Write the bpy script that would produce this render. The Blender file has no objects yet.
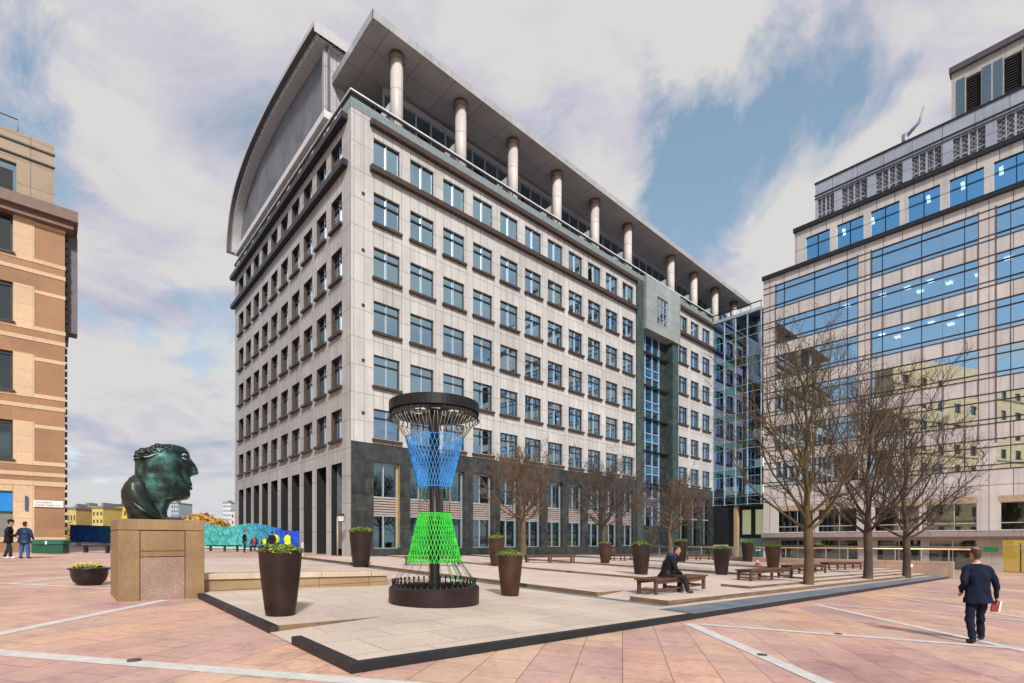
import bpy, bmesh, math, random
from mathutils import Vector, Matrix, noise
random.seed(7)
PI = math.pi
sc = bpy.context.scene
COL = sc.collection

# ------------------------------------------------------------------ camera model
F = 507.5; CX = 512.0; HY = 541.0; ZC = 1.62; KS = 0.0317     # focal (px), eye level, ground fall per metre
C0 = Vector((-12.055, 38.0, 0.0))                             # corner of the main building
PHI = math.atan2(0.6715194, 0.7409870)
U = Vector((math.cos(PHI), math.sin(PHI), 0)); V = Vector((-math.sin(PHI), math.cos(PHI), 0))
KP = Vector((-1.88, 5.96, 0.0))                               # front corner of the terrace

def gz(x, y=0): return -KS * x                                # pavement falls gently to the right
def site(t, s, z=0.0): p = C0 + U * t + V * s; return Vector((p.x, p.y, z))
def ab(a, b, off=0.0):
    p = KP + U * a + V * b
    return Vector((p.x, p.y, gz(p.x) + off))
def to_ab(p):
    d = Vector((p[0], p[1], 0)) - KP
    return d.dot(U), d.dot(V)
PLAT = [(32.0, 3.1, .47), (22.4, 2.3, .41), (15.1, 1.75, .33), (8.9, 1.15, .23), (0.0, 0.0, .12)]
A_END, B_END = 43.0, 27.0
def ground(px, py):
    """ground point (pavement or terrace) at depth implied by the photo"""
    m = (px - CX) / F; hs = HY + KS * (px - CX)
    for a0, b0, off in PLAT + [(-999, -999, 0.0)]:
        Y = (ZC - off) * F / (py - hs); p = Vector((m * Y, Y, -KS * m * Y + off))
        a, b = to_ab(p)
        if off == 0 or (a >= a0 and b >= b0 and a <= A_END and b <= B_END): return p
def surf(p):
    a, b = to_ab(p)
    for a0, b0, off in PLAT:
        if a >= a0 and b >= b0 and a <= A_END and b <= B_END: return gz(p[0]) + off
    return gz(p[0])

# ------------------------------------------------------------------ materials
MATS = {}
def nodes_of(name):
    m = bpy.data.materials.new(name); m.use_nodes = True
    nt = m.node_tree; b = nt.nodes['Principled BSDF']
    return m, nt, b
def N(nt, t, **kw):
    n = nt.nodes.new(t)
    for k, v in kw.items(): setattr(n, k, v)
    return n
def ramp(nt, fac, stops):
    r = N(nt, 'ShaderNodeValToRGB'); e = r.color_ramp.elements
    while len(e) < len(stops): e.new(.5)
    for i, (p, c) in enumerate(stops):
        e[i].position = p; e[i].color = (*c, 1) if len(c) == 3 else c
    nt.links.new(fac, r.inputs[0]); return r.outputs[0]
def mixc(nt, fac, a, b, mode='MIX'):
    n = N(nt, 'ShaderNodeMix', data_type='RGBA', blend_type=mode)
    for sock, v in ((n.inputs[0], fac), (n.inputs[6], a), (n.inputs[7], b)):
        if isinstance(v, (int, float)): sock.default_value = v
        elif isinstance(v, tuple): sock.default_value = (*v, 1) if len(v) == 3 else v
        else: nt.links.new(v, sock)
    return n.outputs[2]
def noise_n(nt, vec, scale, detail=5, rough=.55, dist=0):
    n = N(nt, 'ShaderNodeTexNoise'); n.inputs['Scale'].default_value = scale
    n.inputs['Detail'].default_value = detail; n.inputs['Roughness'].default_value = rough; n.inputs['Distortion'].default_value = dist
    if vec is not None: nt.links.new(vec, n.inputs['Vector'])
    return n
def bump(nt, b, h, dist=.01, strength=.5):
    n = N(nt, 'ShaderNodeBump'); n.inputs['Distance'].default_value = dist; n.inputs['Strength'].default_value = strength
    nt.links.new(h, n.inputs['Height']); nt.links.new(n.outputs[0], b.inputs['Normal'])

def plain(name, col, rough=.6, metal=0.0, var=.18, scale=3.0, bumpd=0.0, spec=.5):
    if name in MATS: return MATS[name]
    m, nt, b = nodes_of(name)
    tc = N(nt, 'ShaderNodeTexCoord')
    n = noise_n(nt, tc.outputs['Object'], scale, 6, .65)
    lo = tuple(c * (1 - var) for c in col); hi = tuple(min(1, c * (1 + var)) for c in col)
    nt.links.new(ramp(nt, n.outputs[0], [(.3, lo), (.7, hi)]), b.inputs['Base Color'])
    b.inputs['Roughness'].default_value = rough; b.inputs['Metallic'].default_value = metal
    b.inputs['Specular IOR Level'].default_value = spec
    if bumpd: bump(nt, b, n.outputs[0], bumpd)
    MATS[name] = m; return m

def panels(name, c1, c2, joint, bw, bh, mortar=.02, offset=0.0, rough=.7, var=.2, nscale=.6, fine=14., speckle=0.0, flat=False, shift=(0, 0), rot=0.0, metal=0.0, spec=.4, jbump=.004, wet=None):
    """stone slabs: brick pattern on (x+y, z) of the object for walls, on (x, y) when flat"""
    m, nt, b = nodes_of(name)
    tc = N(nt, 'ShaderNodeTexCoord')
    if flat:
        mp = N(nt, 'ShaderNodeMapping'); mp.inputs['Rotation'].default_value = (0, 0, rot); mp.inputs['Location'].default_value = (shift[0], shift[1], 0)
        nt.links.new(tc.outputs['Object'], mp.inputs[0]); vec = mp.outputs[0]
    else:
        s = N(nt, 'ShaderNodeSeparateXYZ'); nt.links.new(tc.outputs['Object'], s.inputs[0])
        ad = N(nt, 'ShaderNodeMath', operation='ADD'); nt.links.new(s.outputs[0], ad.inputs[0]); nt.links.new(s.outputs[1], ad.inputs[1])
        a1 = N(nt, 'ShaderNodeMath', operation='ADD'); nt.links.new(ad.outputs[0], a1.inputs[0]); a1.inputs[1].default_value = shift[0]
        a2 = N(nt, 'ShaderNodeMath', operation='ADD'); nt.links.new(s.outputs[2], a2.inputs[0]); a2.inputs[1].default_value = shift[1]
        cb = N(nt, 'ShaderNodeCombineXYZ'); nt.links.new(a1.outputs[0], cb.inputs[0]); nt.links.new(a2.outputs[0], cb.inputs[1]); vec = cb.outputs[0]
    br = N(nt, 'ShaderNodeTexBrick', offset=offset); nt.links.new(vec, br.inputs['Vector'])
    br.inputs['Scale'].default_value = 1; br.inputs['Brick Width'].default_value = bw; br.inputs['Row Height'].default_value = bh
    br.inputs['Mortar Size'].default_value = mortar; br.inputs['Mortar Smooth'].default_value = .1; br.inputs['Bias'].default_value = 0
    br.inputs['Color1'].default_value = (*c1, 1); br.inputs['Color2'].default_value = (*c2, 1); br.inputs['Mortar'].default_value = (*joint, 1)
    n1 = noise_n(nt, tc.outputs['Object'], nscale, 6, .6)
    c = mixc(nt, 1.0, br.outputs[0], ramp(nt, n1.outputs[0], [(.28, (1 - var,) * 3), (.72, (1 + var,) * 3)]), 'MULTIPLY')
    n2 = noise_n(nt, tc.outputs['Object'], fine, 8, .7)
    c = mixc(nt, .8, c, ramp(nt, n2.outputs[0], [(.3, (.82,) * 3), (.7, (1.15,) * 3)]), 'MULTIPLY')
    if not flat and bh > 1.9:
        ms = N(nt, 'ShaderNodeMapping'); ms.inputs['Scale'].default_value = (2.2, 2.2, .10); nt.links.new(tc.outputs['Object'], ms.inputs[0])
        n4 = noise_n(nt, ms.outputs[0], 1.0, 7, .7); c = mixc(nt, .85, c, ramp(nt, n4.outputs[0], [(.30, (.74, .73, .74)), (.5, (1, 1, 1)), (.75, (1.08, 1.07, 1.05))]), 'MULTIPLY')
    if speckle:
        n3 = N(nt, 'ShaderNodeTexVoronoi'); n3.inputs['Scale'].default_value = 60; nt.links.new(tc.outputs['Object'], n3.inputs['Vector'])
        c = mixc(nt, speckle, c, ramp(nt, n3.outputs['Distance'], [(.1, (.35,) * 3), (.6, (1.3,) * 3)]), 'MULTIPLY')
    nt.links.new(c, b.inputs['Base Color'])
    b.inputs['Metallic'].default_value = metal; b.inputs['Specular IOR Level'].default_value = spec
    rr = ramp(nt, n1.outputs[0], [(.3, (max(.02, rough - .14),) * 3), (.7, (min(1, rough + .12),) * 3)])
    nt.links.new(rr, b.inputs['Roughness'])
    inv = N(nt, 'ShaderNodeMath', operation='SUBTRACT'); inv.inputs[0].default_value = 1; nt.links.new(br.outputs['Fac'], inv.inputs[1])
    bump(nt, b, inv.outputs[0], jbump, .6)
    MATS[name] = m; return m

def glass(name, tint, refl=(.8, .9, 1.0), mix=.5, rough=.02, wob=.0):
    """coated window glass: mirror-like coat over a tinted see-through pane"""
    m = bpy.data.materials.new(name); m.use_nodes = True; nt = m.node_tree
    nt.nodes.remove(nt.nodes['Principled BSDF']); out = nt.nodes['Material Output']
    g = N(nt, 'ShaderNodeBsdfGlossy'); g.inputs['Color'].default_value = (*refl, 1); g.inputs['Roughness'].default_value = rough
    t = N(nt, 'ShaderNodeBsdfTransparent'); t.inputs[0].default_value = (*tint, 1)
    fr = N(nt, 'ShaderNodeFresnel'); fr.inputs[0].default_value = 1.5
    ma = N(nt, 'ShaderNodeMath', operation='MULTIPLY_ADD', use_clamp=True); nt.links.new(fr.outputs[0], ma.inputs[0]); ma.inputs[1].default_value = 1.0; ma.inputs[2].default_value = mix
    if wob:
        tc = N(nt, 'ShaderNodeTexCoord'); n = noise_n(nt, tc.outputs['Object'], .45, 2)
        bp = N(nt, 'ShaderNodeBump'); bp.inputs['Distance'].default_value = wob; bp.inputs['Strength'].default_value = 1
        nt.links.new(n.outputs[0], bp.inputs['Height']); nt.links.new(bp.outputs[0], g.inputs['Normal'])
    mx = N(nt, 'ShaderNodeMixShader'); nt.links.new(ma.outputs[0], mx.inputs[0]); nt.links.new(t.outputs[0], mx.inputs[1]); nt.links.new(g.outputs[0], mx.inputs[2])
    nt.links.new(mx.outputs[0], out.inputs[0]); MATS[name] = m; return m
def emit(name, col, s):
    m, nt, b = nodes_of(name); b.inputs['Base Color'].default_value = (*col, 1)
    b.inputs['Emission Color'].default_value = (*col, 1); b.inputs['Emission Strength'].default_value = s
    MATS[name] = m; return m

# ------------------------------------------------------------------ mesh builder
class MB:
    def __init__(s): s.v = []; s.f = []; s.mi = []; s.sm = []; s.st = []
    def add(s, vs, fs, mi=0, smooth=False):
        o = len(s.v); s.st.append(o); s.v += [tuple(p) for p in vs]
        for f in fs: s.f.append(tuple(i + o for i in f)); s.mi.append(mi); s.sm.append(smooth)
        return s
    def quad(s, a, b, c, d, mi=0): return s.add([a, b, c, d], [(0, 1, 2, 3)], mi)
    def box(s, x0, x1, y0, y1, z0, z1, mi=0, fn=None):
        p = [(x0, y0, z0), (x1, y0, z0), (x1, y1, z0), (x0, y1, z0), (x0, y0, z1), (x1, y0, z1), (x1, y1, z1), (x0, y1, z1)]
        if fn: p = [fn(*q) for q in p]
        return s.add(p, [(3, 2, 1, 0), (4, 5, 6, 7), (0, 1, 5, 4), (1, 2, 6, 5), (2, 3, 7, 6), (3, 0, 4, 7)], mi)
    def bbox(s, x0, x1, y0, y1, z0, z1, bev=.02, mi=0, fn=None):
        """box with chamfered upright and top edges"""
        b = bev
        ring = lambda i, z: [(x0 + i + b, y0 + i, z), (x1 - i - b, y0 + i, z), (x1 - i, y0 + i + b, z), (x1 - i, y1 - i - b, z), (x1 - i - b, y1 - i, z), (x0 + i + b, y1 - i, z), (x0 + i, y1 - i - b, z), (x0 + i, y0 + i + b, z)]
        vs = ring(0, z0) + ring(0, z1 - b) + ring(b, z1)
        if fn: vs = [fn(*q) for q in vs]
        fs = []
        for k in range(2):
            for i in range(8): j = (i + 1) % 8; fs.append((k * 8 + i, k * 8 + j, k * 8 + 8 + j, k * 8 + 8 + i))
        fs += [tuple(range(16, 24)), tuple(range(7, -1, -1))]
        return s.add(vs, fs, mi)
    def prism(s, pts, z0, z1, mi=0, fn=None):
        n = len(pts); vs = [(p[0], p[1], z0) for p in pts] + [(p[0], p[1], z1) for p in pts]
        if fn: vs = [fn(*q) for q in vs]
        return s.add(vs, [tuple(range(n - 1, -1, -1)), tuple(range(n, 2 * n))] + [(i, (i + 1) % n, n + (i + 1) % n, n + i) for i in range(n)], mi)
    def tube(s, pts, r, n=6, mi=0, closed=False, smooth=True, cap=True):
        pts = [Vector(p) for p in pts]; m = len(pts)
        rs = r if isinstance(r, (list, tuple)) else [r] * m
        o = []; up = None
        for i in range(m):
            d = (pts[(i + 1) % m] - pts[i - 1]) if closed else pts[min(i + 1, m - 1)] - pts[max(i - 1, 0)]
            if d.length < 1e-9: d = Vector((0, 0, 1))
            d.normalize()
            if up is None:
                up = Vector((0, 0, 1)) if abs(d.z) < .9 else Vector((1, 0, 0))
            x = d.cross(up)
            if x.length < 1e-6: x = d.cross(Vector((.3, .9, .1)))
            x.normalize(); y = x.cross(d).normalized(); up = y
            for k in range(n): a = 2 * PI * k / n; o.append(pts[i] + (x * math.cos(a) + y * math.sin(a)) * rs[i])
        fs = []
        for i in range(m if closed else m - 1):
            j = (i + 1) % m
            for k in range(n): l = (k + 1) % n; fs.append((i * n + k, i * n + l, j * n + l, j * n + k))
        if cap and not closed: fs += [tuple(range(n - 1, -1, -1)), tuple(range((m - 1) * n, m * n))]
        return s.add(o, fs, mi, smooth)
    def lathe(s, prof, n=32, c=(0, 0, 0), mi=0, smooth=True, caps=True):
        vs = []; fs = []
        for r, z in prof:
            for k in range(n): a = 2 * PI * k / n; vs.append((c[0] + r * math.cos(a), c[1] + r * math.sin(a), c[2] + z))
        for i in range(len(prof) - 1):
            for k in range(n): l = (k + 1) % n; fs.append((i * n + k, i * n + l, (i + 1) * n + l, (i + 1) * n + k))
        if caps: fs += [tuple(range(n - 1, -1, -1)), tuple(range((len(prof) - 1) * n, len(prof) * n))]
        return s.add(vs, fs, mi, smooth)
    def ball(s, c, r, n=10, mi=0, M=None):
        c = Vector(c); r = r if isinstance(r, (tuple, list)) else (r, r, r); vs = []; fs = []
        h = max(4, n // 2 + 1)
        for i in range(h + 1):
            th = PI * i / h
            for k in range(n):
                a = 2 * PI * k / n; p = Vector((r[0] * math.sin(th) * math.cos(a), r[1] * math.sin(th) * math.sin(a), r[2] * math.cos(th)))
                vs.append(c + (M @ p if M else p))
        for i in range(h):
            for k in range(n): l = (k + 1) % n; fs.append((i * n + k, i * n + l, (i + 1) * n + l, (i + 1) * n + k))
        return s.add(vs, fs, mi, True)
    def wall(s, fn, p0, p1, z0, z1, holes, depth, mi=0, rmi=None):
        """sheet with rectangular openings and their reveals; fn(p, depth, z)"""
        rmi = mi if rmi is None else rmi
        ps = sorted({p0, p1} | {h[0] for h in holes} | {h[1] for h in holes}); zs = sorted({z0, z1} | {h[2] for h in holes} | {h[3] for h in holes})
        ps = [p for p in ps if p0 <= p <= p1]; zs = [z for z in zs if z0 <= z <= z1]
        for i in range(len(ps) - 1):
            run = None
            for j in range(len(zs)):
                solid = False
                if j < len(zs) - 1:
                    cp, cz = (ps[i] + ps[i + 1]) / 2, (zs[j] + zs[j + 1]) / 2
                    solid = not any(h[0] < cp < h[1] and h[2] < cz < h[3] for h in holes)
                if solid and run is None: run = zs[j]
                if not solid and run is not None:
                    s.quad(fn(ps[i], 0, run), fn(ps[i + 1], 0, run), fn(ps[i + 1], 0, zs[j]), fn(ps[i], 0, zs[j]), mi); run = None
        for a, b, c, d in holes:
            for (e, f, g, h) in ((a, c, a, d), (b, c, b, d), (a, c, b, c), (a, d, b, d)):
                s.quad(fn(e, 0, f), fn(g, 0, h), fn(g, depth, h), fn(e, depth, f), rmi)
        return s
    def each(s, name, mats, parent=None):
        """one object per added piece"""
        cuts = sorted(set(s.st)) + [len(s.v)]; objs = []
        for a, b in zip(cuts, cuts[1:]):
            if a == b: continue
            m = MB(); m.v = s.v[a:b]
            for f, mi, sm in zip(s.f, s.mi, s.sm):
                if a <= f[0] < b: m.f.append(tuple(i - a for i in f)); m.mi.append(mi); m.sm.append(sm)
            objs.append(m.build(name, mats, parent))
        return objs
    def build(s, name, mats, parent=None, loc=(0, 0, 0), rz=0, bevel=0):
        me = bpy.data.meshes.new(name); me.from_pydata([tuple(p) for p in s.v], [], s.f)
        for m in (mats if isinstance(mats, (list, tuple)) else [mats]): me.materials.append(m)
        me.polygons.foreach_set('material_index', s.mi); me.polygons.foreach_set('use_smooth', s.sm); me.update()
        o = bpy.data.objects.new(name, me); COL.objects.link(o); o.location = loc; o.rotation_euler = (0, 0, rz)
        if parent: o.parent = parent
        return o
def tag(o, label=None, cat=None, group=None, kind=None):
    if label: o['label'] = label
    if cat: o['category'] = cat
    if group: o['group'] = group
    if kind: o['kind'] = kind
    return o
def empty(name, loc, rz=0, label=None, cat=None, group=None):
    o = bpy.data.objects.new(name, None); COL.objects.link(o); o.location = loc; o.rotation_euler = (0, 0, rz); o.empty_display_size = .3
    return tag(o, label, cat, group)
def kids(o): return [c for c in bpy.data.objects if c.parent == o]
def copy_tree(o, parent=None, loc=None, rz=None, scale=None):
    c = o.copy(); COL.objects.link(c)
    if parent is not None: c.parent = parent
    if loc is not None: c.location = loc
    if rz is not None: c.rotation_euler = (0, 0, rz)
    if scale is not None: c.scale = (scale,) * 3
    for ch in kids(o):
        if ch is not c: copy_tree(ch, c)
    return c

# ------------------------------------------------------------------ palette
STONE = panels('pale_limestone_panels', (.48, .465, .445), (.425, .413, .398), (.19, .175, .165), .8087, 2.1, .02, 0, .6, .15, .22, 7, shift=(.58, -.27))
STONE_L = panels('limestone_panels_end', (.47, .455, .448), (.42, .408, .404), (.19, .175, .17), .755, 2.1, .022, 0, .6, .17, .2, 7, shift=(.645, -.27))
STONE_R = panels('rose_granite_panels', (.60, .545, .52), (.53, .485, .465), (.12, .09, .09), 1.85, 4.87, .035, 0, .42, .12, .3, 10, shift=(.73, -2.67))
GRAN = panels('dark_polished_granite', (.042, .046, .044), (.026, .03, .03), (.012, .012, .012), 1.1, 1.3, .015, 0, .26, .5, 1.4, 7, spec=.5)
GRANG = panels('green_granite', (.05, .075, .07), (.038, .058, .056), (.015, .018, .018), .8, 1.4, .015, 0, .3, .35, 1.0, 7)
BROWN = plain('brown_metal_ledge', (.055, .036, .028), .5, .2, .3)
CHAR = plain('charcoal_metal', (.03, .031, .036), .42, .5, .25)
ALU = plain('pale_aluminium', (.5, .53, .56), .4, .6, .12)
DFRAME = plain('dark_frame', (.035, .035, .038), .45, .3, .2)
DARK = plain('dark_interior', (.02, .022, .026), .8, 0, .4)
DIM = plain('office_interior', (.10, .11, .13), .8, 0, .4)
PLANT = plain('plant_screen_mesh', (.17, .165, .185), .6, .25, .32, .35)
WHITEP = plain('white_coping', (.62, .61, .61), .5, .1, .12)
SOFF = panels('canopy_soffit', (.33, .325, .33), (.30, .297, .30), (.15, .15, .15), 3.2, 2.4, .03, 0, .5, .12, .3, 8, flat=True, metal=.2)
TEALC = plain('teal_coping_glass', (.23, .275, .285), .3, .3, .2)
LOUV = plain('bronze_louvre', (.33, .25, .20), .5, .2, .15)
G_A = glass('window_glass', (.08, .24, .34), (.58, .84, 1.0), .52, .012, .004)
G_L = glass('window_glass_end', (.10, .15, .18), (.62, .82, 1.0), .45, .012, .004)
G_R = glass('blue_coated_glass', (.22, .30, .40), (.66, .84, 1.0), .72, .01, .0015)
G_D = glass('dark_teal_glass', (.08, .17, .19), (.50, .66, .70), .25, .02, .003)
G_B = glass('blue_spandrel_glass', (.01, .05, .1), (.18, .5, .82), .62, .05)
G_C = glass('clear_glass', (.86, .92, .9), (.8, .9, .9), .06, .01)

# ================================================================== GROUND
def ground_mesh():
    k = MB(); xs = [-75, -40, -20, 0, 20, 40, 75]; ys = [-25, 0, 20, 40, 64]
    for i in range(len(xs) - 1):
        for j in range(len(ys) - 1):
            q = [(xs[i], ys[j]), (xs[i + 1], ys[j]), (xs[i + 1], ys[j + 1]), (xs[i], ys[j + 1])]
            k.add([(x, y, gz(x)) for x, y in q], [(0, 1, 2, 3)])
    k.quad((-75, 64, 2.37), (75, 64, -2.37), (75, 64, -9), (-75, 64, -9)); k.quad((-75, -25, 2.37), (-75, 64, 2.37), (-75, 64, -9), (-75, -25, -9))
    return k
PAVE = None
def paving_material():
    m, nt, b = nodes_of('rose_paving')
    tc = N(nt, 'ShaderNodeTexCoord'); mp = N(nt, 'ShaderNodeMapping'); mp.inputs['Rotation'].default_value = (0, 0, -PHI - .62)
    nt.links.new(tc.outputs['Object'], mp.inputs[0])
    br = N(nt, 'ShaderNodeTexBrick', offset=.5); nt.links.new(mp.outputs[0], br.inputs['Vector'])
    for k_, v_ in (('Scale', 1), ('Brick Width', .9), ('Row Height', .6), ('Mortar Size', .006), ('Bias', 0)): br.inputs[k_].default_value = v_
    br.inputs['Color1'].default_value = (.55, .36, .30, 1); br.inputs['Color2'].default_value = (.48, .305, .27, 1); br.inputs['Mortar'].default_value = (.20, .125, .11, 1)
    # whole slabs of another quarry: second brick grid with the same joints, hard steps
    br2 = N(nt, 'ShaderNodeTexBrick', offset=.5); nt.links.new(mp.outputs[0], br2.inputs['Vector'])
    for k_, v_ in (('Scale', 1), ('Brick Width', 1.8), ('Row Height', .6), ('Mortar Size', 0), ('Bias', -.1)): br2.inputs[k_].default_value = v_
    br2.inputs['Color1'].default_value = (.58, .415, .29, 1); br2.inputs['Color2'].default_value = (.50, .32, .32, 1)
    n0 = noise_n(nt, tc.outputs['Object'], .22, 3)
    c = mixc(nt, ramp(nt, n0.outputs[0], [(.38, (0, 0, 0)), (.58, (.9,) * 3)]), br.outputs[0], br2.outputs[0])
    n1 = noise_n(nt, tc.outputs['Object'], .5, 6, .6); n2 = noise_n(nt, tc.outputs['Object'], 9, 9, .75)
    c = mixc(nt, 1.0, c, ramp(nt, n1.outputs[0], [(.3, (.84, .80, .84)), (.5, (1, 1, 1)), (.72, (1.16, 1.09, .98))]), 'MULTIPLY')
    c = mixc(nt, .9, c, ramp(nt, n2.outputs[0], [(.28, (.78,) * 3), (.72, (1.18,) * 3)]), 'MULTIPLY')
    n3 = noise_n(nt, tc.outputs['Object'], 1.6, 9, .72, .8); c = mixc(nt, .9, c, ramp(nt, n3.outputs[0], [(.30, (.66, .62, .62)), (.47, (1, 1, 1)), (.7, (1.1, 1.06, 1.0))]), 'MULTIPLY')
    vg = N(nt, 'ShaderNodeTexVoronoi'); vg.inputs['Scale'].default_value = 2.3; nt.links.new(tc.outputs['Object'], vg.inputs['Vector'])
    c = mixc(nt, ramp(nt, vg.outputs['Distance'], [(.0, (.55,) * 3), (.045, (.5,) * 3), (.06, (0, 0, 0))]), c, (.15, .11, .10))
    wn = N(nt, 'ShaderNodeTexWhiteNoise', noise_dimensions='2D'); fl_ = N(nt, 'ShaderNodeVectorMath', operation='FLOOR'); dv_ = N(nt, 'ShaderNodeVectorMath', operation='DIVIDE'); nt.links.new(mp.outputs[0], dv_.inputs[0]); dv_.inputs[1].default_value = (2.7, 1.2, 1); nt.links.new(dv_.outputs[0], fl_.inputs[0]); nt.links.new(fl_.outputs[0], wn.inputs['Vector'])
    c = mixc(nt, .75, c, ramp(nt, wn.outputs['Value'], [(0, (.86, .78, .86)), (.35, (1.0, .97, .97)), (.65, (1.06, 1.05, .92)), (1, (1.14, 1.0, .86))]), 'MULTIPLY')
    nt.links.new(mixc(nt, br.outputs['Fac'], c, (.17, .105, .09)), b.inputs['Base Color'])
    nt.links.new(ramp(nt, n1.outputs[0], [(.3, (.38,) * 3), (.7, (.62,) * 3)]), b.inputs['Roughness'])
    bump(nt, b, n2.outputs[0], .004, .4); return m
tag(ground_mesh().build('pavement', paving_material()), kind='structure')
STRIPE = plain('pale_granite_stripe', (.56, .54, .52), .55, 0, .16, 6)
def stripe(p, q, w=.27):
    a, b = ground_flat(*p), ground_flat(*q); d = (b - a).normalized(); nrm = Vector((-d.y, d.x, 0)) * w / 2
    k = MB(); vs = []
    for pt in (a - nrm, b - nrm, b + nrm, a + nrm): vs.append((pt.x, pt.y, gz(pt.x) + .004 + .0007 * len(STR)))
    k.add(vs, [(0, 1, 2, 3)]); STR.append(1); return tag(k.build('paving_stripe', STRIPE), kind='structure')
STR = []
def ground_flat(px, py):
    m = (px - CX) / F; Y = ZC * F / (py - HY - KS * (px - CX)); return Vector((m * Y, Y, gz(m * Y)))
for p, q, w in [((-160, 640), (470, 690), .25), ((-60, 646), (166, 600), .22), ((-40, 581), (112, 589), .22), ((7, 584), (86, 575), .2), ((-40, 565), (110, 561.5), .25),
                ((689, 624), (900, 716), .25), ((700, 624.5), (1100, 655), .22), ((815, 604.5), (1100, 668), .24), ((828, 605), (1100, 627), .2), ((892, 597), (1100, 630), .22), ((930, 592), (1100, 604), .22)]:
    stripe(p, q, w)

DC = plain('iron_cover', (.08, .075, .07), .5, .4, .4, 12)
for i, (x, y, lab) in enumerate([(134, 661, 'small round iron cover in the pale stripe at the near left'), (762, 655.5, 'small round iron cover in the steep pale stripe right of centre'), (838, 634.5, 'small round iron cover in the flatter pale stripe at the right')]):
    p = ground_flat(x, y); o = MB().lathe([(.075, 0), (.075, .008), (.06, .010), (.0, .007)], 24, caps=False).build('drain_cover', DC, None, (p.x, p.y, p.z + .010)); tag(o, lab, 'drain cover', 'iron covers in the paving stripes')
# terrace platforms with dark kerb
TER0 = panels('beige_terrace_slabs', (.57, .465, .385), (.49, .405, .34), (.24, .19, .15), 1.2, .9, .008, .5, .6, .12, .5, 16, flat=True, rot=-PHI, shift=(.3, .2))
TER1 = panels('pink_terrace_slabs', (.62, .485, .42), (.56, .45, .40), (.27, .21, .19), 1.2, .9, .008, .5, .58, .12, .5, 16, flat=True, rot=-PHI, shift=(.1, .5))
RISER = panels('riser_granite', (.19, .12, .062), (.14, .09, .05), (.05, .04, .03), .9, .5, .012, 0, .5, .25, 2, 14)
KERB = panels('black_kerb_granite', (.014, .016, .02), (.011, .013, .016), (.006, .006, .007), 2.4, 1.2, .01, 0, .55, .3, 2, 14)
SLATE = panels('blue_grey_tread', (.16, .19, .225), (.14, .165, .2), (.07, .08, .1), 1.2, .6, .01, 0, .42, .2, 1, 14, flat=True, rot=-PHI)
def plat(name, poly, off0, off1, mats, bottom=-.4):
    k = MB(); n = len(poly)
    top = [ab(a, b, off1) for a, b in poly]; bot = [ab(a, b, off0) for a, b in poly]
    k.add(top, [tuple(range(n))], 0)
    for i in range(n):
        j = (i + 1) % n; k.quad(bot[i], bot[j], top[j], top[i], 1)
    return tag(k.build(name, mats), kind='structure')
def ramp_fill(name, quad_lo, quad_hi, o_lo, o_hi, mats):
    """ramp from the low edge up to the high edge (both as two (a, b) points)"""
    k = MB(); p = [ab(*quad_lo[0], o_lo), ab(*quad_lo[1], o_lo), ab(*quad_hi[1], o_hi), ab(*quad_hi[0], o_hi)]
    k.add(p, [(0, 1, 2, 3)], 0); return tag(k.build(name, mats), kind='structure')
# P0, notch on the left edge between b = 2.05 and 3.2
nb0, nb1, nl = 2.0, 3.05, 2.0
plat('terrace', [(.0, .0), (A_END, 0), (A_END, B_END), (0, B_END), (0, nb1), (nl, nb1), (nl, nb0), (0, nb0)], -.05, .116, [TER0, RISER])
ramp_fill('terrace_ramp', [(0, nb0), (0, nb1)], [(nl, nb0), (nl, nb1)], .012, .116, [TER0])
kw = .34
k = MB()
def kerb(a0, a1, b0, b1, o0, o1, tm=1):
    vs = [ab(a0, b0, o0), ab(a1, b0, o0), ab(a1, b1, o0), ab(a0, b1, o0), ab(a0, b0, o1), ab(a1, b0, o1), ab(a1, b1, o1), ab(a0, b1, o1)]
    k.add(vs, [(3, 2, 1, 0), (0, 1, 5, 4), (1, 2, 6, 5), (2, 3, 7, 6), (3, 0, 4, 7)], 0); k.add(vs[4:], [(0, 1, 2, 3)], tm)
kerb(-.012, 8.0, -.012, .11, -.05, .121, 0); kerb(8.0, A_END + .01, -.012, .85, -.05, .126)
kerb(-.012, .13, .11, nb0, -.05, .121, 0); kerb(-.012, .13, nb1, 8.75, -.05, .121, 0)
tag(k.build('kerb', [KERB, SLATE]), kind='structure')
# P1 with a notch, then P2..P4
a1, b1 = 8.9, 1.15
plat('terrace_step', [(a1, b1), (A_END, b1), (A_END, B_END), (a1, B_END), (a1, 3.4), (a1 + 1.5, 3.4), (a1 + 1.5, 2.3), (a1, 2.3)], .1, .24, [TER1, RISER])
ramp_fill('terrace_ramp', [(a1, 2.3), (a1, 3.4)], [(a1 + 1.5, 2.3), (a1 + 1.5, 3.4)], .118, .24, [TER1])
for a0, b0, off in PLAT[:3]:
    nn = b0 + 1.0
    plat('terrace_step', [(a0, b0), (A_END, b0), (A_END, B_END), (a0, B_END), (a0, nn + 1.3), (a0 + 1.3, nn + 1.3), (a0 + 1.3, nn), (a0, nn)], off - .12, off, [TER1, RISER])
    ramp_fill('terrace_ramp', [(a0, nn), (a0, nn + 1.3)], [(a0 + 1.3, nn), (a0 + 1.3, nn + 1.3)], off - .09, off, [TER1])
# slate drain strips along the riser lines
k = MB()
for a0, b0, off in PLAT[:4]:
    o = dict(zip((8.9, 15.1, 22.4, 32.0), (.12, .23, .33, .41)))[a0] + .004
    k.add([ab(a0 - .34, b0, o), ab(a0 - .01, b0, o), ab(a0 - .01, B_END, o), ab(a0 - .34, B_END, o)], [(0, 1, 2, 3)])
tag(k.build('drain_strip', SLATE), kind='structure')

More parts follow.
